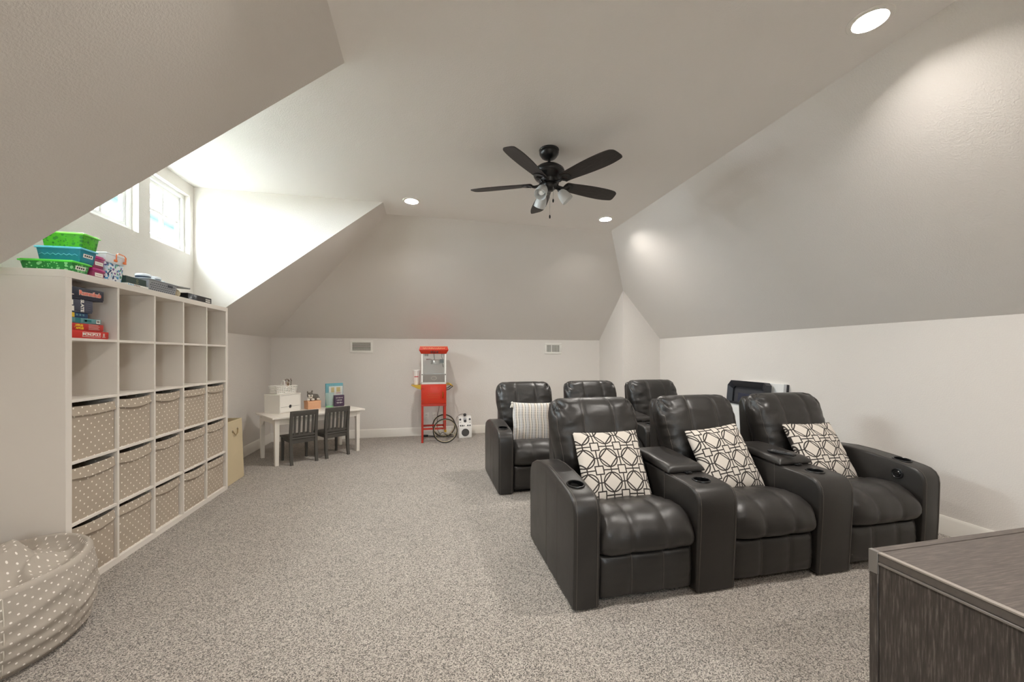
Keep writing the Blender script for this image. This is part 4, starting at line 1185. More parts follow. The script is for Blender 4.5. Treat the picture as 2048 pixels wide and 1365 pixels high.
# ------------------------------------------------------------------ peach box and the plush dog on it
pb = tpos(0.548, 0.46)
t = thing('peach_box', 'peach coloured cardboard box under the plush dog', 'box', pb, TA)
M_PEACH = mat('peach_card', srgb(224, 172, 134), 0.7, var=0.05)
obj('carton', box(0, 0.172, 0, 0.145, 0, 0.085, 0.001, 1), M_PEACH, t)
obj('lid', box(-0.002, 0.174, -0.002, 0.147, 0.080, 0.112, 0.0015, 1), M_PEACH, t)
pd = TO + TEX * 0.632 + TEY * 0.535
t = thing('plush_dog', 'grey and white plush husky lying on the peach box', 'plush toy', (pd.x, pd.y, TH + 0.1132), TA)
M_PLG = mat('plush_grey', srgb(112, 106, 98), 0.95, bump=(140, 0.8, 0.004), var=0.2, vscale=40); M_PLW = mat('plush_white', srgb(228, 222, 210), 0.95, bump=(140, 0.8, 0.004))
body = [ellipsoid((0.03, 0.012, 0.046), (0.062, 0.042, 0.046)), ellipsoid((-0.035, -0.022, 0.078), (0.042, 0.036, 0.042)), ellipsoid((0.0, -0.005, 0.062), (0.04, 0.034, 0.036)), ellipsoid((0.072, -0.005, 0.030), (0.026, 0.030, 0.028)), ellipsoid((-0.02, -0.01, 0.022), (0.045, 0.035, 0.022))]
for sx, top in ((-0.062, 0.128), (-0.010, 0.134)):
    body.append(move(ellipsoid((0, 0, 0), (0.014, 0.008, 0.026), 12, 8), T(sx, -0.012, top - 0.012) @ R(-0.3 if sx < -0.03 else 0.25, 'Y')))
body.append(tube([(0.085, 0.02, 0.03), (0.088, 0.035, 0.06), (0.070, 0.03, 0.085)], [0.013, 0.015, 0.006], 10))
obj('body', remeshed(merge(*body), 0.0045, 3), M_PLG, t, True, 80)
obj('muzzle', remeshed(merge(ellipsoid((-0.040, -0.052, 0.066), (0.026, 0.020, 0.018)), ellipsoid((-0.060, -0.044, 0.078), (0.013, 0.012, 0.016)), ellipsoid((-0.022, -0.046, 0.078), (0.013, 0.012, 0.016)), ellipsoid((-0.040, -0.040, 0.05), (0.03, 0.02, 0.018))), 0.004, 3), M_PLW, t, True, 80)
for x, y, rx in ((-0.066, -0.045, 0.020), (-0.012, -0.052, 0.024), (0.068, -0.034, 0.022)):
    obj('paw', remeshed(merge(ellipsoid((x, y, 0.017), (rx, 0.020, 0.017)), ellipsoid((x, y + 0.018, 0.02), (0.016, 0.018, 0.016))), 0.004, 2), M_PLW, t, True, 80)
obj('nose', ellipsoid((-0.043, -0.072, 0.071), (0.0105, 0.007, 0.0085), 14, 10), M_BLACK, t)
for x in (-0.056, -0.024): obj('eye', ellipsoid((x, -0.056, 0.094), (0.0042, 0.0036, 0.0046), 10, 8), M_BLACK, t)

# ------------------------------------------------------------------ clear cup, purple tin, folder
m, b = nodemat('tinted_clear', 0.08)
b.bsdf.inputs['Base Color'].default_value = (*srgb(206, 232, 226), 1); b.bsdf.inputs['Alpha'].default_value = 0.26
M_TINT = m
m, b = nodemat('folder_clear', 0.08)
b.bsdf.inputs['Base Color'].default_value = (*srgb(206, 232, 236), 1); b.bsdf.inputs['Alpha'].default_value = 0.10
M_ACRYL2 = m
m, b = nodemat('aqua_clear', 0.12)
b.bsdf.inputs['Base Color'].default_value = (*srgb(96, 190, 208), 1); b.bsdf.inputs['Alpha'].default_value = 0.62
M_AQUA = m
t = thing('clear_cup', 'clear plastic tumbler with a green base on the craft table', 'cup', tpos(0.855, 0.50))
obj('cup_wall', lathe([(0.040, 0.018), (0.062, 0.205), (0.0595, 0.205), (0.038, 0.020)], 30), M_TINT, t)
obj('cup_base', lathe([(0, 0), (0.052, 0), (0.054, 0.004), (0.050, 0.012), (0.041, 0.022), (0.0, 0.020)], 30), mat('green_plastic', srgb(128, 182, 134), 0.25), t)
t = thing('purple_tin', 'dark purple tin with looping white lettering on the craft table', 'tin', tpos(0.925, 0.50), TA - 0.20)
M_PURPLE = mat('purple_print', srgb(78, 58, 82), 0.5, var=0.25, vscale=60)
obj('tin_body', box(0, 0.142, 0, 0.05, 0, 0.166, 0.010, 3), M_PURPLE, t)
rr = random.Random(3)
for k, (z, amp, w_) in enumerate(((0.126, 0.009, 0.095), (0.092, 0.010, 0.075), (0.054, 0.014, 0.085))):
    pts = [(0.071 - w_ / 2 + w_ * i / 40, -0.0008, z + amp * math.sin(i * 1.15 + k) * (0.6 + 0.4 * math.sin(i * 0.37 + k * 2))) for i in range(41)]
    obj('script_line', tube(pts, 0.0017, 5), P_WHITE, t)
t = thing('clear_folder', 'aqua edged clear pocket folder of papers standing on the craft table', 'folder', tpos(0.845, 0.595), TA - 0.12)
obj('back_panel', box(0, 0.25, 0.028, 0.030, 0, 0.335, 0.001, 1), M_AQUA, t)
obj('front_panel', box(0.0, 0.25, 0, 0.002, 0, 0.325, 0.0008, 1), M_ACRYL2, t)
obj('spine', box(0.0, 0.006, 0.0, 0.030, 0, 0.33, 0.001, 1), M_AQUA, t)
pp = obj('paper', box(0.045, 0.238, 0.010, 0.012, 0.004, 0.292), P_WHITE, t, False)
obj('picture', box(0.075, 0.12, 0.0092, 0.0100, 0.20, 0.275), mat('pic_tan', srgb(206, 178, 110), 0.6, var=0.3, vscale=40), pp, False)
obj('picture', box(0.15, 0.205, 0.0092, 0.0100, 0.205, 0.275), mat('pic_gold', srgb(214, 184, 104), 0.6, var=0.2, vscale=40), pp, False)
obj('text_bar', box(0.055, 0.115, 0.0092, 0.0100, 0.180, 0.192), P_DARK, pp, False)
obj('text_bar', box(0.145, 0.21, 0.0092, 0.0100, 0.184, 0.194), mat('pic_red', srgb(196, 92, 62), 0.6), pp, False)

# ------------------------------------------------------------------ cream hamper beside the shelf
M_CREAM = mat('cream_canvas', srgb(206, 190, 156), 0.85, bump=(300, 0.3, 0.001), var=0.05)
t = thing('cream_hamper', 'tall cream hamper with a cord handle at the end of the cube shelf', 'hamper', (-2.145, 4.70, 0))
hh_ = 0.655
outer = frustum(0, 0, 0, hh_, 0.175, 0.205, 0.168, 0.165, 0.004, 1)
obj('hamper_wall', boolean_cut(outer, [frustum(0, 0, 0.01, hh_ + 0.02, 0.169, 0.199, 0.162, 0.159)]), M_CREAM, t, False)
hx = 0.1695
hnd = obj('cord_handle', tube([(hx - 0.004, -0.055, 0.545), (hx + 0.006, -0.053, 0.543), (hx + 0.012, -0.035, 0.512), (hx + 0.013, 0.0, 0.500), (hx + 0.012, 0.035, 0.516), (hx + 0.006, 0.053, 0.556), (hx - 0.004, 0.055, 0.560)], 0.0048, 7), mat('jute_cord', srgb(150, 128, 92), 0.9), t)
for y, z in ((-0.055, 0.545), (0.055, 0.560)): obj('eyelet', move(lathe([(0.006, 0), (0.011, 0.001), (0.012, -0.001)], 14), T(hx + 0.0005, y, z) @ R(PI / 2, 'Y')), M_CHROME, t)

# ================================================================== POPCORN CART
M_PRED = mat('cart_red', srgb(196, 50, 26), 0.35, var=0.04)
M_PREDD = mat('cart_red_tube', srgb(176, 46, 30), 0.4, var=0.04)
M_BRASS = mat('brass', srgb(206, 170, 74), 0.25, 0.9)
M_ALU = mat('aluminium', srgb(214, 212, 206), 0.4, 0.6)
M_STEEL = mat('steel', srgb(176, 172, 166), 0.28, 0.9)
M_STEELB = mat('brushed_steel', srgb(138, 132, 126), 0.55, 0.3, var=0.06, vscale=30)
m, b = nodemat('clear_acrylic', 0.05)
b.bsdf.inputs['Base Color'].default_value = (*srgb(214, 224, 222), 1); b.bsdf.inputs['Alpha'].default_value = 0.10
M_ACRYL = m
KX, KY = 0.125, 6.30
t = thing('popcorn_cart', 'red popcorn cart with two large spoked wheels against the end wall', 'cart', (KX, KY, 0))
cw, cd, z0, z1 = 0.19, 0.16, 0.565, 0.895
obj('cabinet', box(-cw, cw, -cd, cd, z0, z1, 0.004, 2), M_PRED, t)
dr = obj('cabinet_door', box(-cw + 0.008, cw - 0.008, -cd - 0.010, -cd - 0.001, z0 + 0.035, z1 - 0.012, 0.003, 2), M_PRED, t)
obj('door_handle', tube([(cw - 0.055, -cd - 0.010, 0.685), (cw - 0.055, -cd - 0.026, 0.695), (cw - 0.055, -cd - 0.030, 0.735), (cw - 0.055, -cd - 0.026, 0.775), (cw - 0.055, -cd - 0.010, 0.785)], 0.0055, 8), M_BRASS, dr)
for z in (0.645, 0.83): obj('hinge', merge(cyl((-cw + 0.012, -cd - 0.013, z - 0.018), (-cw + 0.012, -cd - 0.013, z + 0.018), 0.006, n=10), box(-cw + 0.012, -cw + 0.045, -cd - 0.0125, -cd - 0.010, z - 0.012, z + 0.012)), M_PREDD, dr)
obj('bottom_flange', box(-cw, cw, -cd - 0.006, cd, z0 - 0.004, z0 + 0.030, 0.003, 1), M_PREDD, t)
M_EMB = mat('emblem_gold', srgb(190, 96, 34), 0.5)
for k, (z, w_) in enumerate(((0.755, 0.15), (0.725, 0.20), (0.695, 0.14))):
    obj('emblem_script', tube([(-w_ / 2 - 0.01 + w_ * i / 26, -cd - 0.0105, z + 0.007 * math.sin(i * 1.3 + k)) for i in range(27)], 0.0018, 5), M_EMB, dr)
for y in (-cd + 0.016, cd - 0.016):
    obj('leg', box(-cw + 0.002, -cw + 0.034, y - 0.016, y + 0.016, 0, z0, 0.002, 1), M_PREDD, t)
    obj('wheel_leg', box(cw - 0.036, cw - 0.004, y - 0.016, y + 0.016, 0.165, z0, 0.002, 1), M_PREDD, t)
    obj('brace', box(-cw + 0.034, cw - 0.036, y - 0.012, y + 0.012, 0.198, 0.226), M_PREDD, t)
for x in (-cw + 0.018, cw - 0.020): obj('cross_brace', box(x - 0.012, x + 0.012, -cd + 0.032, cd - 0.032, 0.232, 0.256), M_PREDD, t)
obj('axle', cyl((cw - 0.02, -cd - 0.085, 0.190), (cw - 0.02, cd + 0.06, 0.190), 0.008, n=12), M_STEEL, t)
M_RIM = mat('wheel_rim', srgb(206, 194, 160), 0.3, 0.7)
M_TYRE = mat('tyre_black', srgb(34, 32, 30), 0.6)
for y in (-cd - 0.075, cd + 0.055):
    R0 = 0.188
    w = obj('wheel', merge(tube([(R0 * 0.955 * math.cos(k * PI / 24), 0, R0 * 0.955 * math.sin(k * PI / 24)) for k in range(48)], 0.0080, 8, True)), M_TYRE, t, loc=(cw - 0.02, y, 0.190))
    obj('wheel_rim', tube([(R0 * 0.895 * math.cos(k * PI / 24), 0, R0 * 0.895 * math.sin(k * PI / 24)) for k in range(48)], 0.0045, 8, True), M_RIM, w)
    obj('hub', cyl((0, -0.02, 0), (0, 0.02, 0), 0.020, n=16), M_BRASS, w)
    for k in range(12): obj('spoke', tube([(0.015 * math.cos(k * PI / 6), 0.008 * (-1) ** k, 0.015 * math.sin(k * PI / 6)), (R0 * 0.89 * math.cos(k * PI / 6 + 0.1), 0, R0 * 0.89 * math.sin(k * PI / 6 + 0.1))], 0.0009, 5), M_RIM, w)
obj('side_tray', extrude([(-cw - 0.001, 0.890), (-cw - 0.148, 0.890), (-cw - 0.150, 0.884), (-cw - 0.06, 0.835), (-cw - 0.001, 0.815)], 1, -cd + 0.01, cd - 0.01, 0.002, 1), M_BRASS, t)
hd = [(cw, -cd + 0.02, 0.885), (cw + 0.055, -cd + 0.02, 0.890), (cw + 0.100, -cd + 0.02, 0.862), (cw + 0.104, 0, 0.858), (cw + 0.100, cd - 0.02, 0.862), (cw + 0.055, cd - 0.02, 0.890), (cw, cd - 0.02, 0.885)]
hn = obj('push_handle', tube(hd, 0.008, 8), M_BRASS, t)
for y in (-cd + 0.02, cd - 0.02): obj('handle_brace', tube([(cw + 0.098, y, 0.860), (cw + 0.04, y, 0.815), (cw, y, 0.805)], 0.0065, 8), M_BLACK, hn)

t = thing('popcorn_machine', 'popcorn machine with red canopy and steel kettle standing on the red cart', 'popcorn machine', (KX, KY, z1 + 0.0006))
mw, md = 0.187, 0.155
obj('base_pan', box(-mw, mw, -md, md, 0, 0.035, 0.003, 1), M_ALU, t)
obj('crumb_tray', box(-mw + 0.022, mw - 0.022, -md - 0.003, -md + 0.006, 0.036, 0.155, 0.002, 1), M_STEELB, t)
obj('rear_kick_plate', box(-mw + 0.022, mw - 0.022, md - 0.008, md - 0.002, 0.036, 0.155), M_STEEL, t)
obj('tray_emblem', tube([(0.03 * math.cos(k * PI / 8) * (1.5 if k % 2 else 1.25), -md - 0.0036, 0.095 + 0.026 * math.sin(k * PI / 8)) for k in range(16)], 0.0022, 5, True), mat('emblem_cream', srgb(206, 196, 180), 0.5), t)
for sx in (-1, 1):
    for sy in (-1, 1): obj('corner_post', box(sx * mw - (0.022 if sx > 0 else 0), sx * mw + (0.022 if sx < 0 else 0), sy * md - (0.02 if sy > 0 else 0), sy * md + (0.02 if sy < 0 else 0), 0.035, 0.475, 0.002, 1), M_CANTRIM, t)
obj('glass_pane', box(-mw + 0.022, mw - 0.022, -md + 0.004, -md + 0.006, 0.157, 0.475), M_ACRYL, t)
for sx in (-1, 1): obj('glass_pane', box(sx * (mw - 0.006) - 0.001, sx * (mw - 0.006) + 0.001, -md + 0.02, md - 0.02, 0.04, 0.475), M_ACRYL, t)
obj('glass_pane', box(-mw + 0.022, mw - 0.022, md - 0.005, md - 0.003, 0.157, 0.475), M_ACRYL, t)
for sx in (-1, 1): obj('latch_knob', ellipsoid((sx * (mw - 0.012), -md - 0.004, 0.150), (0.008, 0.006, 0.008), 12, 8), M_BLACK, t)
can = [(-0.205, 0.168), (-0.222, 0.182)]
def canopy_ring(a, c, z): return [(sx * a, sy * c, z) for sx, sy in ((-1, -1), (1, -1), (1, 1), (-1, 1))]
bm = bmesh.new(); rings = []
for a, c, z in ((0.190, 0.160, 0.470), (0.222, 0.190, 0.528), (0.206, 0.176, 0.580), (0.200, 0.170, 0.584)):
    rings.append([bm.verts.new(p) for p in canopy_ring(a, c, z)])
for A, B in zip(rings, rings[1:]):
    for k in range(4): bm.faces.new((A[k], A[(k + 1) % 4], B[(k + 1) % 4], B[k]))
bm.faces.new(rings[0][::-1]); bm.faces.new(rings[-1])
cn = obj('canopy', bm, M_PRED, t, False)
obj('canopy_edge', tube([(sx * 0.207, sy * 0.177, 0.582) for sx, sy in ((-1, -1), (1, -1), (1, 1), (-1, 1))], 0.005, 6, True), mat('canopy_edge', srgb(226, 140, 96), 0.4), cn)
for k in range(2):
    w_ = 0.33
    pts = [(-w_ / 2 + w_ * i / 60, -0.1845 + 0.0025 * k, 0.552 + 0.011 * math.sin(i * 1.05 + k * 1.4) * (0.55 + 0.45 * math.sin(i * 0.31 + k))) for i in range(61)]
    obj('canopy_script', tube(pts, 0.0022, 5), mat('script_cream', srgb(236, 186, 130), 0.5), cn)
for k in range(3): obj('rocker_switch', box(-0.052 + k * 0.044, -0.022 + k * 0.044, -0.186, -0.172, 0.484, 0.512, 0.004, 2), mat('switch_dark', srgb(90, 22, 22), 0.3), cn)
k_ = obj('kettle', lathe([(0, 0.305), (0.072, 0.305), (0.078, 0.312), (0.078, 0.368), (0.074, 0.374), (0.04, 0.380), (0, 0.382)], 32, (0.03, 0, 0)), M_STEEL, t)
obj('kettle_handle', tube([(-0.03, -0.06, 0.382), (-0.06, -0.075, 0.386), (-0.115, -0.09, 0.384)], [0.004, 0.007, 0.009], 8), mat('handle_maroon', srgb(120, 36, 44), 0.4), k_)
obj('motor_bracket', box(0.10, 0.155, -0.03, 0.03, 0.325, 0.385, 0.004, 1), M_BLACK, k_)
obj('hanger_rod', tube([(0.015, 0, 0.38), (0.005, 0, 0.475)], 0.006, 8), M_BLACK, k_)
obj('power_lead', tube([(0.13, -0.02, 0.475), (0.12, -0.02, 0.43), (0.14, -0.02, 0.38), (0.13, -0.02, 0.33), (0.15, -0.02, 0.26)], 0.0045, 6), M_BLACK, k_)
obj('warming_lamp', lathe([(0, 0.43), (0.028, 0.432), (0.030, 0.475)], 18, (-0.11, -0.04, 0)), M_STEEL, t)

M_CUPW = mat('cup_paper', srgb(238, 234, 230), 0.6); M_CUPR = mat('cup_red', srgb(186, 70, 74), 0.6)
for k in range(2):
    t = thing('popcorn_cup', ('tall white popcorn tub with red stripes on the cart tray', 'white popcorn tub behind the tall striped tub')[k], 'popcorn tub', (KX - cw - 0.072 + 0.012 * k, KY - 0.05 + 0.115 * k, 0.8905), group='popcorn tubs on the cart tray')
    obj('tub', lathe([(0, 0), (0.034, 0), (0.052, 0.215), (0.054, 0.218), (0.050, 0.216), (0.032, 0.006), (0, 0.006)], 26), M_CUPW, t)
    for q in range(10):
        a = q * 2 * PI / 10
        obj('stripe', tube([(0.0345 * math.cos(a), 0.0345 * math.sin(a), 0.004), (0.0518 * math.cos(a), 0.0518 * math.sin(a), 0.208)], [0.0012, 0.0018], 4), mat('cup_pink', srgb(226, 178, 176), 0.6), t)
    obj('print_band', move(box(-0.030, 0.030, -0.0018, 0.0, -0.007, 0.007, 0.0006, 1), T(0, -0.0432, 0.122)), M_CUPR, t)

def cord(label, pts, r=0.0042, name='power_cord'):
    c = obj(name, tube(pts, r, 6), M_BLACK)
    return tag(c, label, 'cord', 'cords by the popcorn cart')
sp = spline
def smooth3(pts, n=8):
    P = [Vector(p) for p in pts]; P = [P[0]] + P + [P[-1]]; out = []
    for i in range(1, len(P) - 2):
        for k in range(n):
            t_ = k / n
            out.append(0.5 * ((2 * P[i]) + (P[i + 1] - P[i - 1]) * t_ + (2 * P[i - 1] - 5 * P[i] + 4 * P[i + 1] - P[i + 2]) * t_ ** 2 + (3 * P[i] - P[i - 1] - 3 * P[i + 1] + P[i + 2]) * t_ ** 3))
    out.append(P[-1]); return out
cord('black cord hanging from the popcorn machine behind the cart wheels', smooth3([(0.225, 6.50, 0.60), (0.215, 6.56, 0.46), (0.195, 6.60, 0.36), (0.19, 6.60, 0.22), (0.20, 6.585, 0.10), (0.24, 6.57, 0.012), (0.10, 6.60, 0.008)]))
cord('black cord coiled on the carpet under the cart wheels', smooth3([(0.05, 6.63, 0.008), (0.16, 6.55, 0.008), (0.22, 6.47, 0.05), (0.27, 6.40, 0.10), (0.34, 6.42, 0.05), (0.40, 6.50, 0.008), (0.46, 6.46, 0.008), (0.30, 6.56, 0.008), (0.42, 6.62, 0.008)]))
t = thing('plug_adapter', 'small black plug adapter on the carpet behind the cart', 'adapter', (-0.01, 6.62, 0))
obj('adapter_body', box(-0.055, 0.055, -0.022, 0.022, 0.0, 0.03, 0.006, 2), M_BLACK, t)
obj('prong', merge(box(-0.068, -0.054, -0.009, -0.006, 0.010, 0.018), box(-0.068, -0.054, 0.006, 0.009, 0.010, 0.018)), M_CHROME, t)

# ------------------------------------------------------------------ karaoke machine
M_KW = mat('karaoke_white', srgb(232, 230, 226), 0.35); M_KD = mat('karaoke_dark', srgb(52, 52, 54), 0.5); M_KG = mat('karaoke_grille', srgb(80, 78, 76), 0.6, bump=(500, 0.8, 0.002))
t = thing('karaoke_machine', 'small white karaoke machine with round speaker on the carpet by the wall', 'karaoke machine', (0.632, 6.37, 0), 0.06)
kw = 0.105
obj('lower_case', box(-kw, kw, 0, 0.15, 0, 0.178, 0.008, 3), M_KW, t)
up = obj('upper_case', extrude([(0.004, 0.180), (0.15, 0.180), (0.15, 0.345), (0.065, 0.345)], 0, -kw, kw, 0.006, 2), M_KW, t)
obj('speaker_ring', move(lathe([(0.052, 0.0), (0.058, 0.004), (0.062, 0.0)], 30), T(0, -0.0005, 0.090) @ R(PI / 2, 'X')), M_KD, t)
obj('speaker_grille', move(lathe([(0, 0.004), (0.03, 0.003), (0.052, 0.0005)], 30), T(0, -0.0005, 0.090) @ R(PI / 2, 'X')), M_KG, t)
sl_ = math.atan2(0.061, 0.165)
FM = lambda x, s: T(x, 0.004 + 0.061 * s - 0.0015, 0.180 + 0.165 * s) @ R(PI / 2 - sl_, 'X')
def knob(x, s, r_, h_=0.012): obj('knob', move(lathe([(0, h_), (r_ * 0.85, h_), (r_, h_ * 0.7), (r_, 0)], 18), FM(x, s)), M_KD, up)
knob(0, 0.56, 0.023); knob(-0.078, 0.70, 0.016); knob(0.078, 0.70, 0.016)
for x in (-0.078, -0.045, -0.018, 0.042, 0.076): knob(x, 0.13, 0.011 if abs(x) > 0.02 else 0.007)
for x in (-0.085, -0.07, 0.07, 0.085): knob(x, 0.42, 0.004, 0.006)
obj('logo_arc', move(tube([(0.034 * math.cos(a), 0.034 * math.sin(a), 0.0008) for a in [PI * (0.2 + 0.6 * k / 10) for k in range(11)]], 0.004, 5), FM(0, 0.58)), mat('logo_blue', srgb(80, 92, 120), 0.5), up)
for sx in (-1, 1): obj('microphone_clip', move(tube([(sx * kw, 0.06, 0.20), (sx * (kw + 0.016), 0.05, 0.20), (sx * (kw + 0.018), 0.05, 0.225)], 0.006, 7), T(0, 0, 0)), M_KW, t)
t = thing('microphone', 'black microphone lying across the top of the karaoke machine', 'microphone', (0.627, 6.445, 0.3705))
obj('head', ellipsoid((0.0, -0.028, 0.0), (0.025, 0.025, 0.025)), M_KD, t)
obj('handle', tube([(0.0, -0.01, 0), (0.0, 0.06, -0.004), (0.0, 0.085, -0.006)], [0.016, 0.013, 0.011], 14), M_BLACK, t)
obj('cable', tube(smooth3([(0.0, 0.085, -0.006), (-0.05, 0.11, -0.01), (-0.12, 0.10, -0.06), (-0.14, 0.09, -0.2), (-0.15, 0.08, -0.34), (-0.13, 0.06, -0.364)]), 0.003, 5), M_BLACK, t)
# ================================================================== CEILING FAN
M_FAN = mat('fan_black', srgb(26, 25, 26), 0.3, var=0.05)
m, b = nodemat('frosted_glass', 0.35)
b.bsdf.inputs['Base Color'].default_value = (*srgb(232, 234, 234), 1); b.bsdf.inputs['Alpha'].default_value = 0.75
b.bump(b.noise(b.coord(), 60, 2)[0], 0.2, 0.002)
M_SHADE = m
t = thing('ceiling_fan', 'black five blade ceiling fan with three frosted glass lights', 'ceiling fan', (1.023, 3.18, HC))
obj('canopy', lathe([(0, 0), (0.082, 0), (0.085, -0.006), (0.080, -0.014), (0.083, -0.020), (0.080, -0.040), (0.062, -0.066), (0.036, -0.080), (0, -0.082)], 40), M_FAN, t)
obj('downrod', cyl((0, 0, -0.085), (0, 0, -0.165), 0.012, n=16), M_FAN, t)
obj('motor_housing', lathe([(0, -0.122), (0.030, -0.124), (0.040, -0.134), (0.095, -0.148), (0.126, -0.172), (0.134, -0.196), (0.128, -0.206), (0.130, -0.224), (0.116, -0.246), (0.090, -0.264), (0.082, -0.292), (0, -0.294)], 44), M_FAN, t)
ZB = -0.288
outl = [(0.150, -0.048), (0.22, -0.060), (0.40, -0.076), (0.54, -0.079), (0.620, -0.073), (0.652, -0.062), (0.672, -0.040), (0.684, 0.018), (0.682, 0.040), (0.664, 0.056), (0.56, 0.072), (0.40, 0.070), (0.22, 0.056), (0.150, 0.046)]
def round_loop(P, n=4):
    out = []
    N = len(P)
    for i in range(N):
        a, b_, c, d = (Vector(P[(i + k) % N]) for k in (-1, 0, 1, 2))
        for k in range(n):
            t_ = k / n
            q = 0.5 * ((2 * b_) + (c - a) * t_ + (2 * a - 5 * b_ + 4 * c - d) * t_ ** 2 + (3 * b_ - a - 3 * c + d) * t_ ** 3)
            out.append((q.x, q.y))
    return out
blade = mesh_of(extrude(round_loop(outl), 2, -0.0035, 0.0035, 0.0015, 1), True, 30)
iron = [(0.155, -0.050), (0.205, -0.044), (0.232, -0.020), (0.236, 0.0), (0.232, 0.020), (0.205, 0.044), (0.155, 0.050), (0.148, 0.034), (0.180, 0.028), (0.196, 0.012), (0.196, -0.012), (0.180, -0.028), (0.148, -0.034)]
iron_m = mesh_of(merge(extrude(iron, 2, -0.011, -0.0045, 0.002, 1), tube([(0.052, 0, 0.006), (0.09, 0, -0.012), (0.125, 0, -0.016), (0.150, 0, -0.010)], [0.014, 0.012, 0.012, 0.010], 8), tube([(0.140, 0, -0.013), (0.156, 0.024, -0.008), (0.165, 0.042, -0.008)], 0.008, 6), tube([(0.140, 0, -0.013), (0.156, -0.024, -0.008), (0.165, -0.042, -0.008)], 0.008, 6)))
for k in range(5):
    a = math.radians(11.5 + 72 * k)
    bl = obj('blade', blade, M_BLADE, t, loc=(0, 0, ZB))
    bl.rotation_euler = (Matrix.Rotation(a, 3, 'Z') @ Matrix.Rotation(math.radians(-13), 3, 'X')).to_euler()
    obj('blade_iron', iron_m, M_FAN, bl)
obj('switch_housing', lathe([(0, -0.29), (0.062, -0.29), (0.066, -0.300), (0.060, -0.326), (0.040, -0.345), (0.028, -0.352), (0, -0.354)], 32), M_FAN, t)
for k in range(3):
    a = math.radians(-15 + 120 * k)
    d = Vector((math.cos(a), math.sin(a), 0))
    A = Vector((0, 0, -0.325)) + d * 0.045; B = Vector((0, 0, -0.345)) + d * 0.088; Cc = B + d * 0.012 + Vector((0, 0, -0.012))
    arm = obj('lamp_arm', tube([A, A.lerp(B, 0.6) + Vector((0, 0, 0.006)), B, Cc], [0.009, 0.010, 0.018, 0.022], 12), M_FAN, t)
    axis = (d * 0.62 + Vector((0, 0, -0.78))).normalized()
    q = Vector((0, 0, 1)).rotation_difference(axis).to_matrix().to_4x4()
    sh = obj('lamp_shade', move(lathe([(0.020, 0.0), (0.030, 0.006), (0.044, 0.035), (0.050, 0.070), (0.052, 0.105), (0.0495, 0.105), (0.0475, 0.070), (0.041, 0.035), (0.026, 0.010), (0.018, 0.004)], 30), Matrix.Translation(B + axis * 0.008) @ q), M_SHADE, t)
    obj('bulb', move(lathe([(0.010, 0.0), (0.013, 0.02), (0.024, 0.045), (0.027, 0.062), (0.020, 0.082), (0, 0.090)], 20), Matrix.Translation(B + axis * 0.010) @ q), mat('bulb_white', srgb(244, 244, 240), 0.35), sh)
for x, y, ln in ((0.02, -0.05, 0.10), (0.0, -0.02, 0.225)):
    ch_ = obj('pull_chain', tube([(x, y, -0.335), (x, y, -0.335 - ln)], 0.0016, 5), M_CHROME, t)
    obj('pull_fob', lathe([(0, -0.03), (0.006, -0.028), (0.0075, -0.012), (0.004, 0.0), (0, 0.002)], 14, (x, y, -0.335 - ln)), M_FAN, ch_)

# ================================================================== BEAN BAG
t = thing('bean_bag', 'grey polka dot bean bag chair slumped beside the cube shelf', 'bean bag', (-1.965, 2.225, 0))
bm = bmesh.new(); uvl = bm.loops.layers.uv.new('UVMap')
NT_, NP_ = 150, 90
RXB, RYB, HB = 0.372, 0.408, 0.365
def lerp_tab(t, tab):
    for (a, x), (b_, y) in zip(tab, tab[1:]):
        if t <= b_:
            q = (t - a) / (b_ - a)
            q = q * q * (3 - 2 * q)
            return x + (y - x) * q
    return tab[-1][1]
def bag(th, p):
    """p 0 = floor edge, 0.6 = top of the side wall, 1 = middle of the slumped top"""
    nx, ny = math.cos(th), math.sin(th)
    n0 = noise.noise(Vector((nx * 1.4, ny * 1.4, 3.3)))
    if p < 0.6:
        t_ = p / 0.6
        z = HB * t_ * (1 + 0.06 * n0 * t_)
        r_ = lerp_tab(t_, ((0, 0.84), (0.12, 0.935), (0.45, 1.0), (0.75, 0.985), (1.0, 0.945)))
        w = math.sin(PI * min(1, t_ * 1.05)) ** 0.7
        s_ = math.sin(t_ * 15 + 1.6 * math.sin(th * 1.5 + 0.6) + 4 * noise.noise(Vector((nx * 1.3, ny * 1.3, 4 + t_))))
        r_ += w * (0.020 * (1 - abs(s_)) ** 0.8 * 1.2 - 0.012 + 0.012 * noise.noise(Vector((nx * 3, ny * 3, t_ * 9))))
        return Vector((RXB * nx * r_, RYB * ny * r_, max(0.0, z)))
    t_ = (p - 0.6) / 0.4
    z1 = HB * (1 + 0.06 * n0)
    r_ = 0.945 - 0.10 * min(1, t_ / 0.14) if t_ < 0.14 else 0.845 * (1 - (t_ - 0.14) / 0.86)
    x, y = RXB * nx * r_, RYB * ny * r_
    roll = 0.020 * math.sin(PI * min(1, t_ / 0.14)) if t_ < 0.14 else 0.0
    k = max(0.0, min(1, (t_ - 0.10) / 0.22)); k = k * k * (3 - 2 * k)
    heap = 0.150 * math.exp(-(((x + 0.00) / 0.17) ** 2 + ((y - 0.10) / 0.15) ** 2)) + 0.09 * math.exp(-(((x + 0.20) / 0.10) ** 2 + ((y + 0.02) / 0.14) ** 2))
    fold = 1 - abs(math.sin((x * 1.1 + y * 0.5) * 13 + 3.2 * noise.noise(Vector((x * 5, y * 5, 2)))))
    z = z1 + roll + k * (-0.085 + heap + 0.030 * fold + 0.022 * noise.noise(Vector((x * 9, y * 8, 5.5))))
    return Vector((x, y, z))
V = [[bm.verts.new(bag(2 * PI * i / NT_, j / NP_)) for i in range(NT_)] for j in range(NP_)]
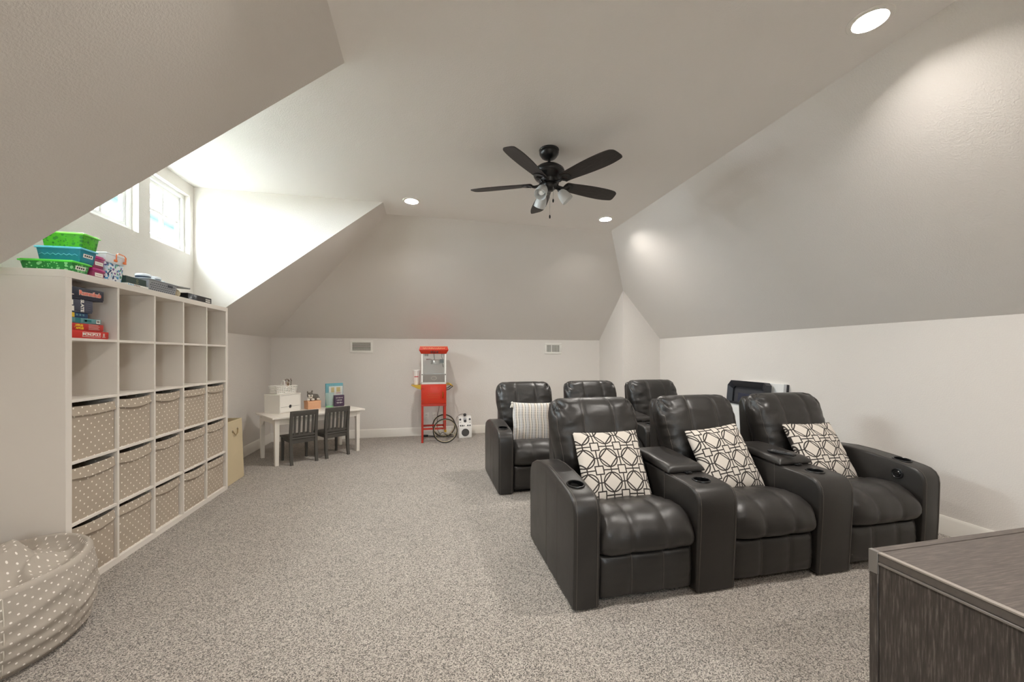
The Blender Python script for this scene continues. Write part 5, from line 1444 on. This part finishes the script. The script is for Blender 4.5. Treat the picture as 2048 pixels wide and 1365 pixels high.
for j in range(NP_ - 1):
    for i in range(NT_):
        f = bm.faces.new((V[j][i], V[j][(i + 1) % NT_], V[j + 1][(i + 1) % NT_], V[j + 1][i]))
        for lp, (q, pj_) in zip(f.loops, ((i, j), (i + 1, j), (i + 1, j + 1), (i, j + 1))):
            if j / NP_ < 0.62: lp[uvl].uv = (q / NT_ * 2.48, pj_ / NP_ * 0.66)
            else: lp[uvl].uv = (lp.vert.co.x * 1.05 + 3, lp.vert.co.y * 1.05)
bm.faces.new(V[0][::-1]); bm.faces.new(V[-1])
obj('bag_cover', bm, M_BEAN, t, True, 80)
M_PIPE = mat('bean_piping', srgb(150, 140, 128), 0.9)
ps = []
for i in range(NT_):
    q = bag(2 * PI * i / NT_, 0.03); ps.append(q * 1.004 + Vector((0, 0, 0.003)))
obj('base_piping', tube(ps, 0.005, 6, True), M_PIPE, t)
obj('side_seam', tube([bag(-0.62, 0.04 + 0.55 * k / 40) * 1.003 for k in range(41)], 0.0022, 5), mat('bean_thread', srgb(206, 198, 186), 0.8), t)

# ================================================================== DARK OAK CABINET IN FRONT
t = thing('media_cabinet', 'dark oak media cabinet with a steel corner, cut off by the picture edge', 'cabinet', (1.223, 0.864, 0))
CWD, CDP, CHT = 1.50, 0.46, 0.80
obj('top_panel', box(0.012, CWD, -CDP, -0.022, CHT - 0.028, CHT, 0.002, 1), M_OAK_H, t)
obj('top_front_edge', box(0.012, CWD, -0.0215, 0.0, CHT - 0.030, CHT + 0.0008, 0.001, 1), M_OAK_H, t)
obj('top_edge_strip', box(0.001, 0.0118, -CDP, -0.022, CHT - 0.026, CHT - 0.0005, 0.0012, 1), mat('oak_edge_grey', srgb(88, 82, 77), 0.45, var=0.2, vscale=60), t)
obj('top_bead', box(-0.001, 0.0118, -CDP, -0.022, CHT - 0.034, CHT - 0.027, 0.0015, 1), mat('oak_bead', srgb(122, 116, 110), 0.45, var=0.15, vscale=60), t)
obj('top_highlight', box(-0.0008, 0.0125, -CDP, -0.022, CHT - 0.0045, CHT + 0.0004, 0.0008, 1), mat('oak_highlight', srgb(150, 142, 134), 0.45, var=0.1, vscale=60), t)  # paler strip paints in the highlight along the top edge
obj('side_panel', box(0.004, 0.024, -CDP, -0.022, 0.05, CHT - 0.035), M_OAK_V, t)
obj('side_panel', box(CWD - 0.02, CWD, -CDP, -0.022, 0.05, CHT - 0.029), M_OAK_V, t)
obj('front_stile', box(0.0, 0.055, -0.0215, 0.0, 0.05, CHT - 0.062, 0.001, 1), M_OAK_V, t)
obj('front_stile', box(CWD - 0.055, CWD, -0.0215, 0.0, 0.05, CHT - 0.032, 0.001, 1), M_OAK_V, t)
obj('corner_bracket', box(-0.0015, 0.0115, -0.0218, 0.0012, CHT - 0.0615, CHT + 0.0012, 0.001, 1), mat('bracket_steel', srgb(128, 124, 120), 0.4, 0.35, var=0.08), t)
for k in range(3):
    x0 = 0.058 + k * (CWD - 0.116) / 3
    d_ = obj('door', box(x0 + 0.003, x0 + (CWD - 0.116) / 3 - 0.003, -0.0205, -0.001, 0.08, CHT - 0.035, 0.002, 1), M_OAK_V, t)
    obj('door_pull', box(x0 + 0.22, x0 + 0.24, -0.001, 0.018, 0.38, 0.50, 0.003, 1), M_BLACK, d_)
obj('back_panel', box(0.024, CWD - 0.02, -CDP, -CDP + 0.012, 0.05, CHT - 0.029), M_OAK_V, t)
obj('bottom_panel', box(0.004, CWD, -CDP, 0.0, 0.03, 0.05), M_OAK_V, t)
for x in (0.02, CWD - 0.07):
    for y in (-CDP + 0.02, -0.07): obj('foot', box(x, x + 0.05, y, y + 0.05, 0, 0.03), M_BLACK, t)

# ================================================================== FRAMES LEANING ON THE SIDE WALL
M_FRB = mat('frame_black', srgb(38, 39, 44), 0.4, var=0.1); M_FRW = mat('canvas_white', srgb(226, 226, 224), 0.6)
ln_ = 0.10
t = thing('white_canvas', 'white canvas leaning on the wall behind the dark shadow box', 'picture', (3.675, 3.44, 0), 0)
obj('canvas', move(box(0, 0.03, 0.06, 0.66, 0, 1.035, 0.002, 1), R(ln_, 'Y')), M_FRW, t)
obj('wrapped_edge', move(box(-0.001, 0.031, 0.030, 0.0599, 0.0, 1.035), R(ln_, 'Y')), mat('canvas_edge', srgb(172, 172, 172), 0.6), t)
obj('back_frame', move(box(0.006, 0.031, 0.024, 0.0299, 0.0, 1.032), R(ln_, 'Y')), M_FRB, t)
t = thing('dark_shadow_box', 'black shadow box frame leaning on the white canvas behind the wall end recliner', 'frame', (3.562, 3.615, 0), 0)
fw, fh = 0.56, 1.045
def leanM(): return R(ln_, 'Y')
fr_ = []
prof_f = lambda a0, a1: a0
outer_f = [(0, 0), (fw, 0), (fw, fh - 0.06), (fw - 0.05, fh), (0.03, fh), (0, fh - 0.03)]
inner_f = [(0.06, 0.06), (fw - 0.06, 0.06), (fw - 0.06, fh - 0.10), (fw - 0.085, fh - 0.07), (0.075, fh - 0.07), (0.06, fh - 0.085)]
bm = bmesh.new()
lv = []
for x, poly in ((0.075, outer_f), (0.0, outer_f), (0.012, [((a[0] + b_[0]) / 2, (a[1] + b_[1]) / 2) for a, b_ in zip(outer_f, inner_f)]), (0.030, inner_f), (0.060, inner_f)):
    lv.append([bm.verts.new((x, y, z)) for y, z in poly])
for A, B in zip(lv, lv[1:]):
    for k in range(6): bm.faces.new((A[k], A[(k + 1) % 6], B[(k + 1) % 6], B[k]))
bm.faces.new(lv[0]); 
bmesh.ops.recalc_face_normals(bm, faces=bm.faces[:])
obj('moulding', move(bm, leanM()), M_FRB, t, False)
obj('backing', move(extrude(inner_f, 0, 0.052, 0.056), leanM()), mat('mat_board', srgb(58, 58, 62), 0.8), t, False)
obj('memento', move(box(0.030, 0.051, 0.14, 0.42, 0.30, 0.90, 0.008, 2), leanM()), mat('memento_navy', srgb(32, 36, 56), 0.6), t)
t = thing('framed_print', 'small dark framed white print propped up behind the front recliners', 'frame', (3.385, 3.63, 0), 0)
m2 = R(0.12, 'Y')
obj('frame_rail', move(merge(box(0, 0.022, 0, 0.36, 0, 0.028), box(0, 0.022, 0, 0.36, 0.792, 0.82), box(0, 0.022, 0, 0.028, 0.028, 0.792), box(0, 0.022, 0.332, 0.36, 0.028, 0.792)), m2), M_FRB, t, False)
obj('print', move(box(0.010, 0.014, 0.028, 0.332, 0.028, 0.792), m2), M_FRW, t, False)
import OpenImageIO as oiio, sys, numpy as np
im=oiio.ImageBuf('/workdir/render_main.png').get_pixels(oiio.UINT8).astype(float)
h,w=im.shape[:2]; k=w/2048
for n,x,y in [('nearleft slope',250,150),('ceiling mid',1000,120),('ceiling right',1400,150),('right slope up',1800,250),('right slope low',1700,550),('right wall',1700,730),('right wall lit',1980,800),('back slope',950,550),('back wall',780,760),('left wall',500,740),('cheek',520,480),('ceil dormer',480,330),('shelf side',60,800),('carpet near',700,1250),('carpet mid',800,1000),('carpet lit',1500,1280),('leather arm',1110,1080),('pillar L',1220,720),('pillar F',1285,740),('dormer wall',300,530),('cab top',1900,1120),('cab side',1900,1300)]:
    a=im[int((y-8)*k):int((y+8)*k)+1,int((x-8)*k):int((x+8)*k)+1,:3].reshape(-1,3).mean(0)
    print(f'{n:16s}',a.round())
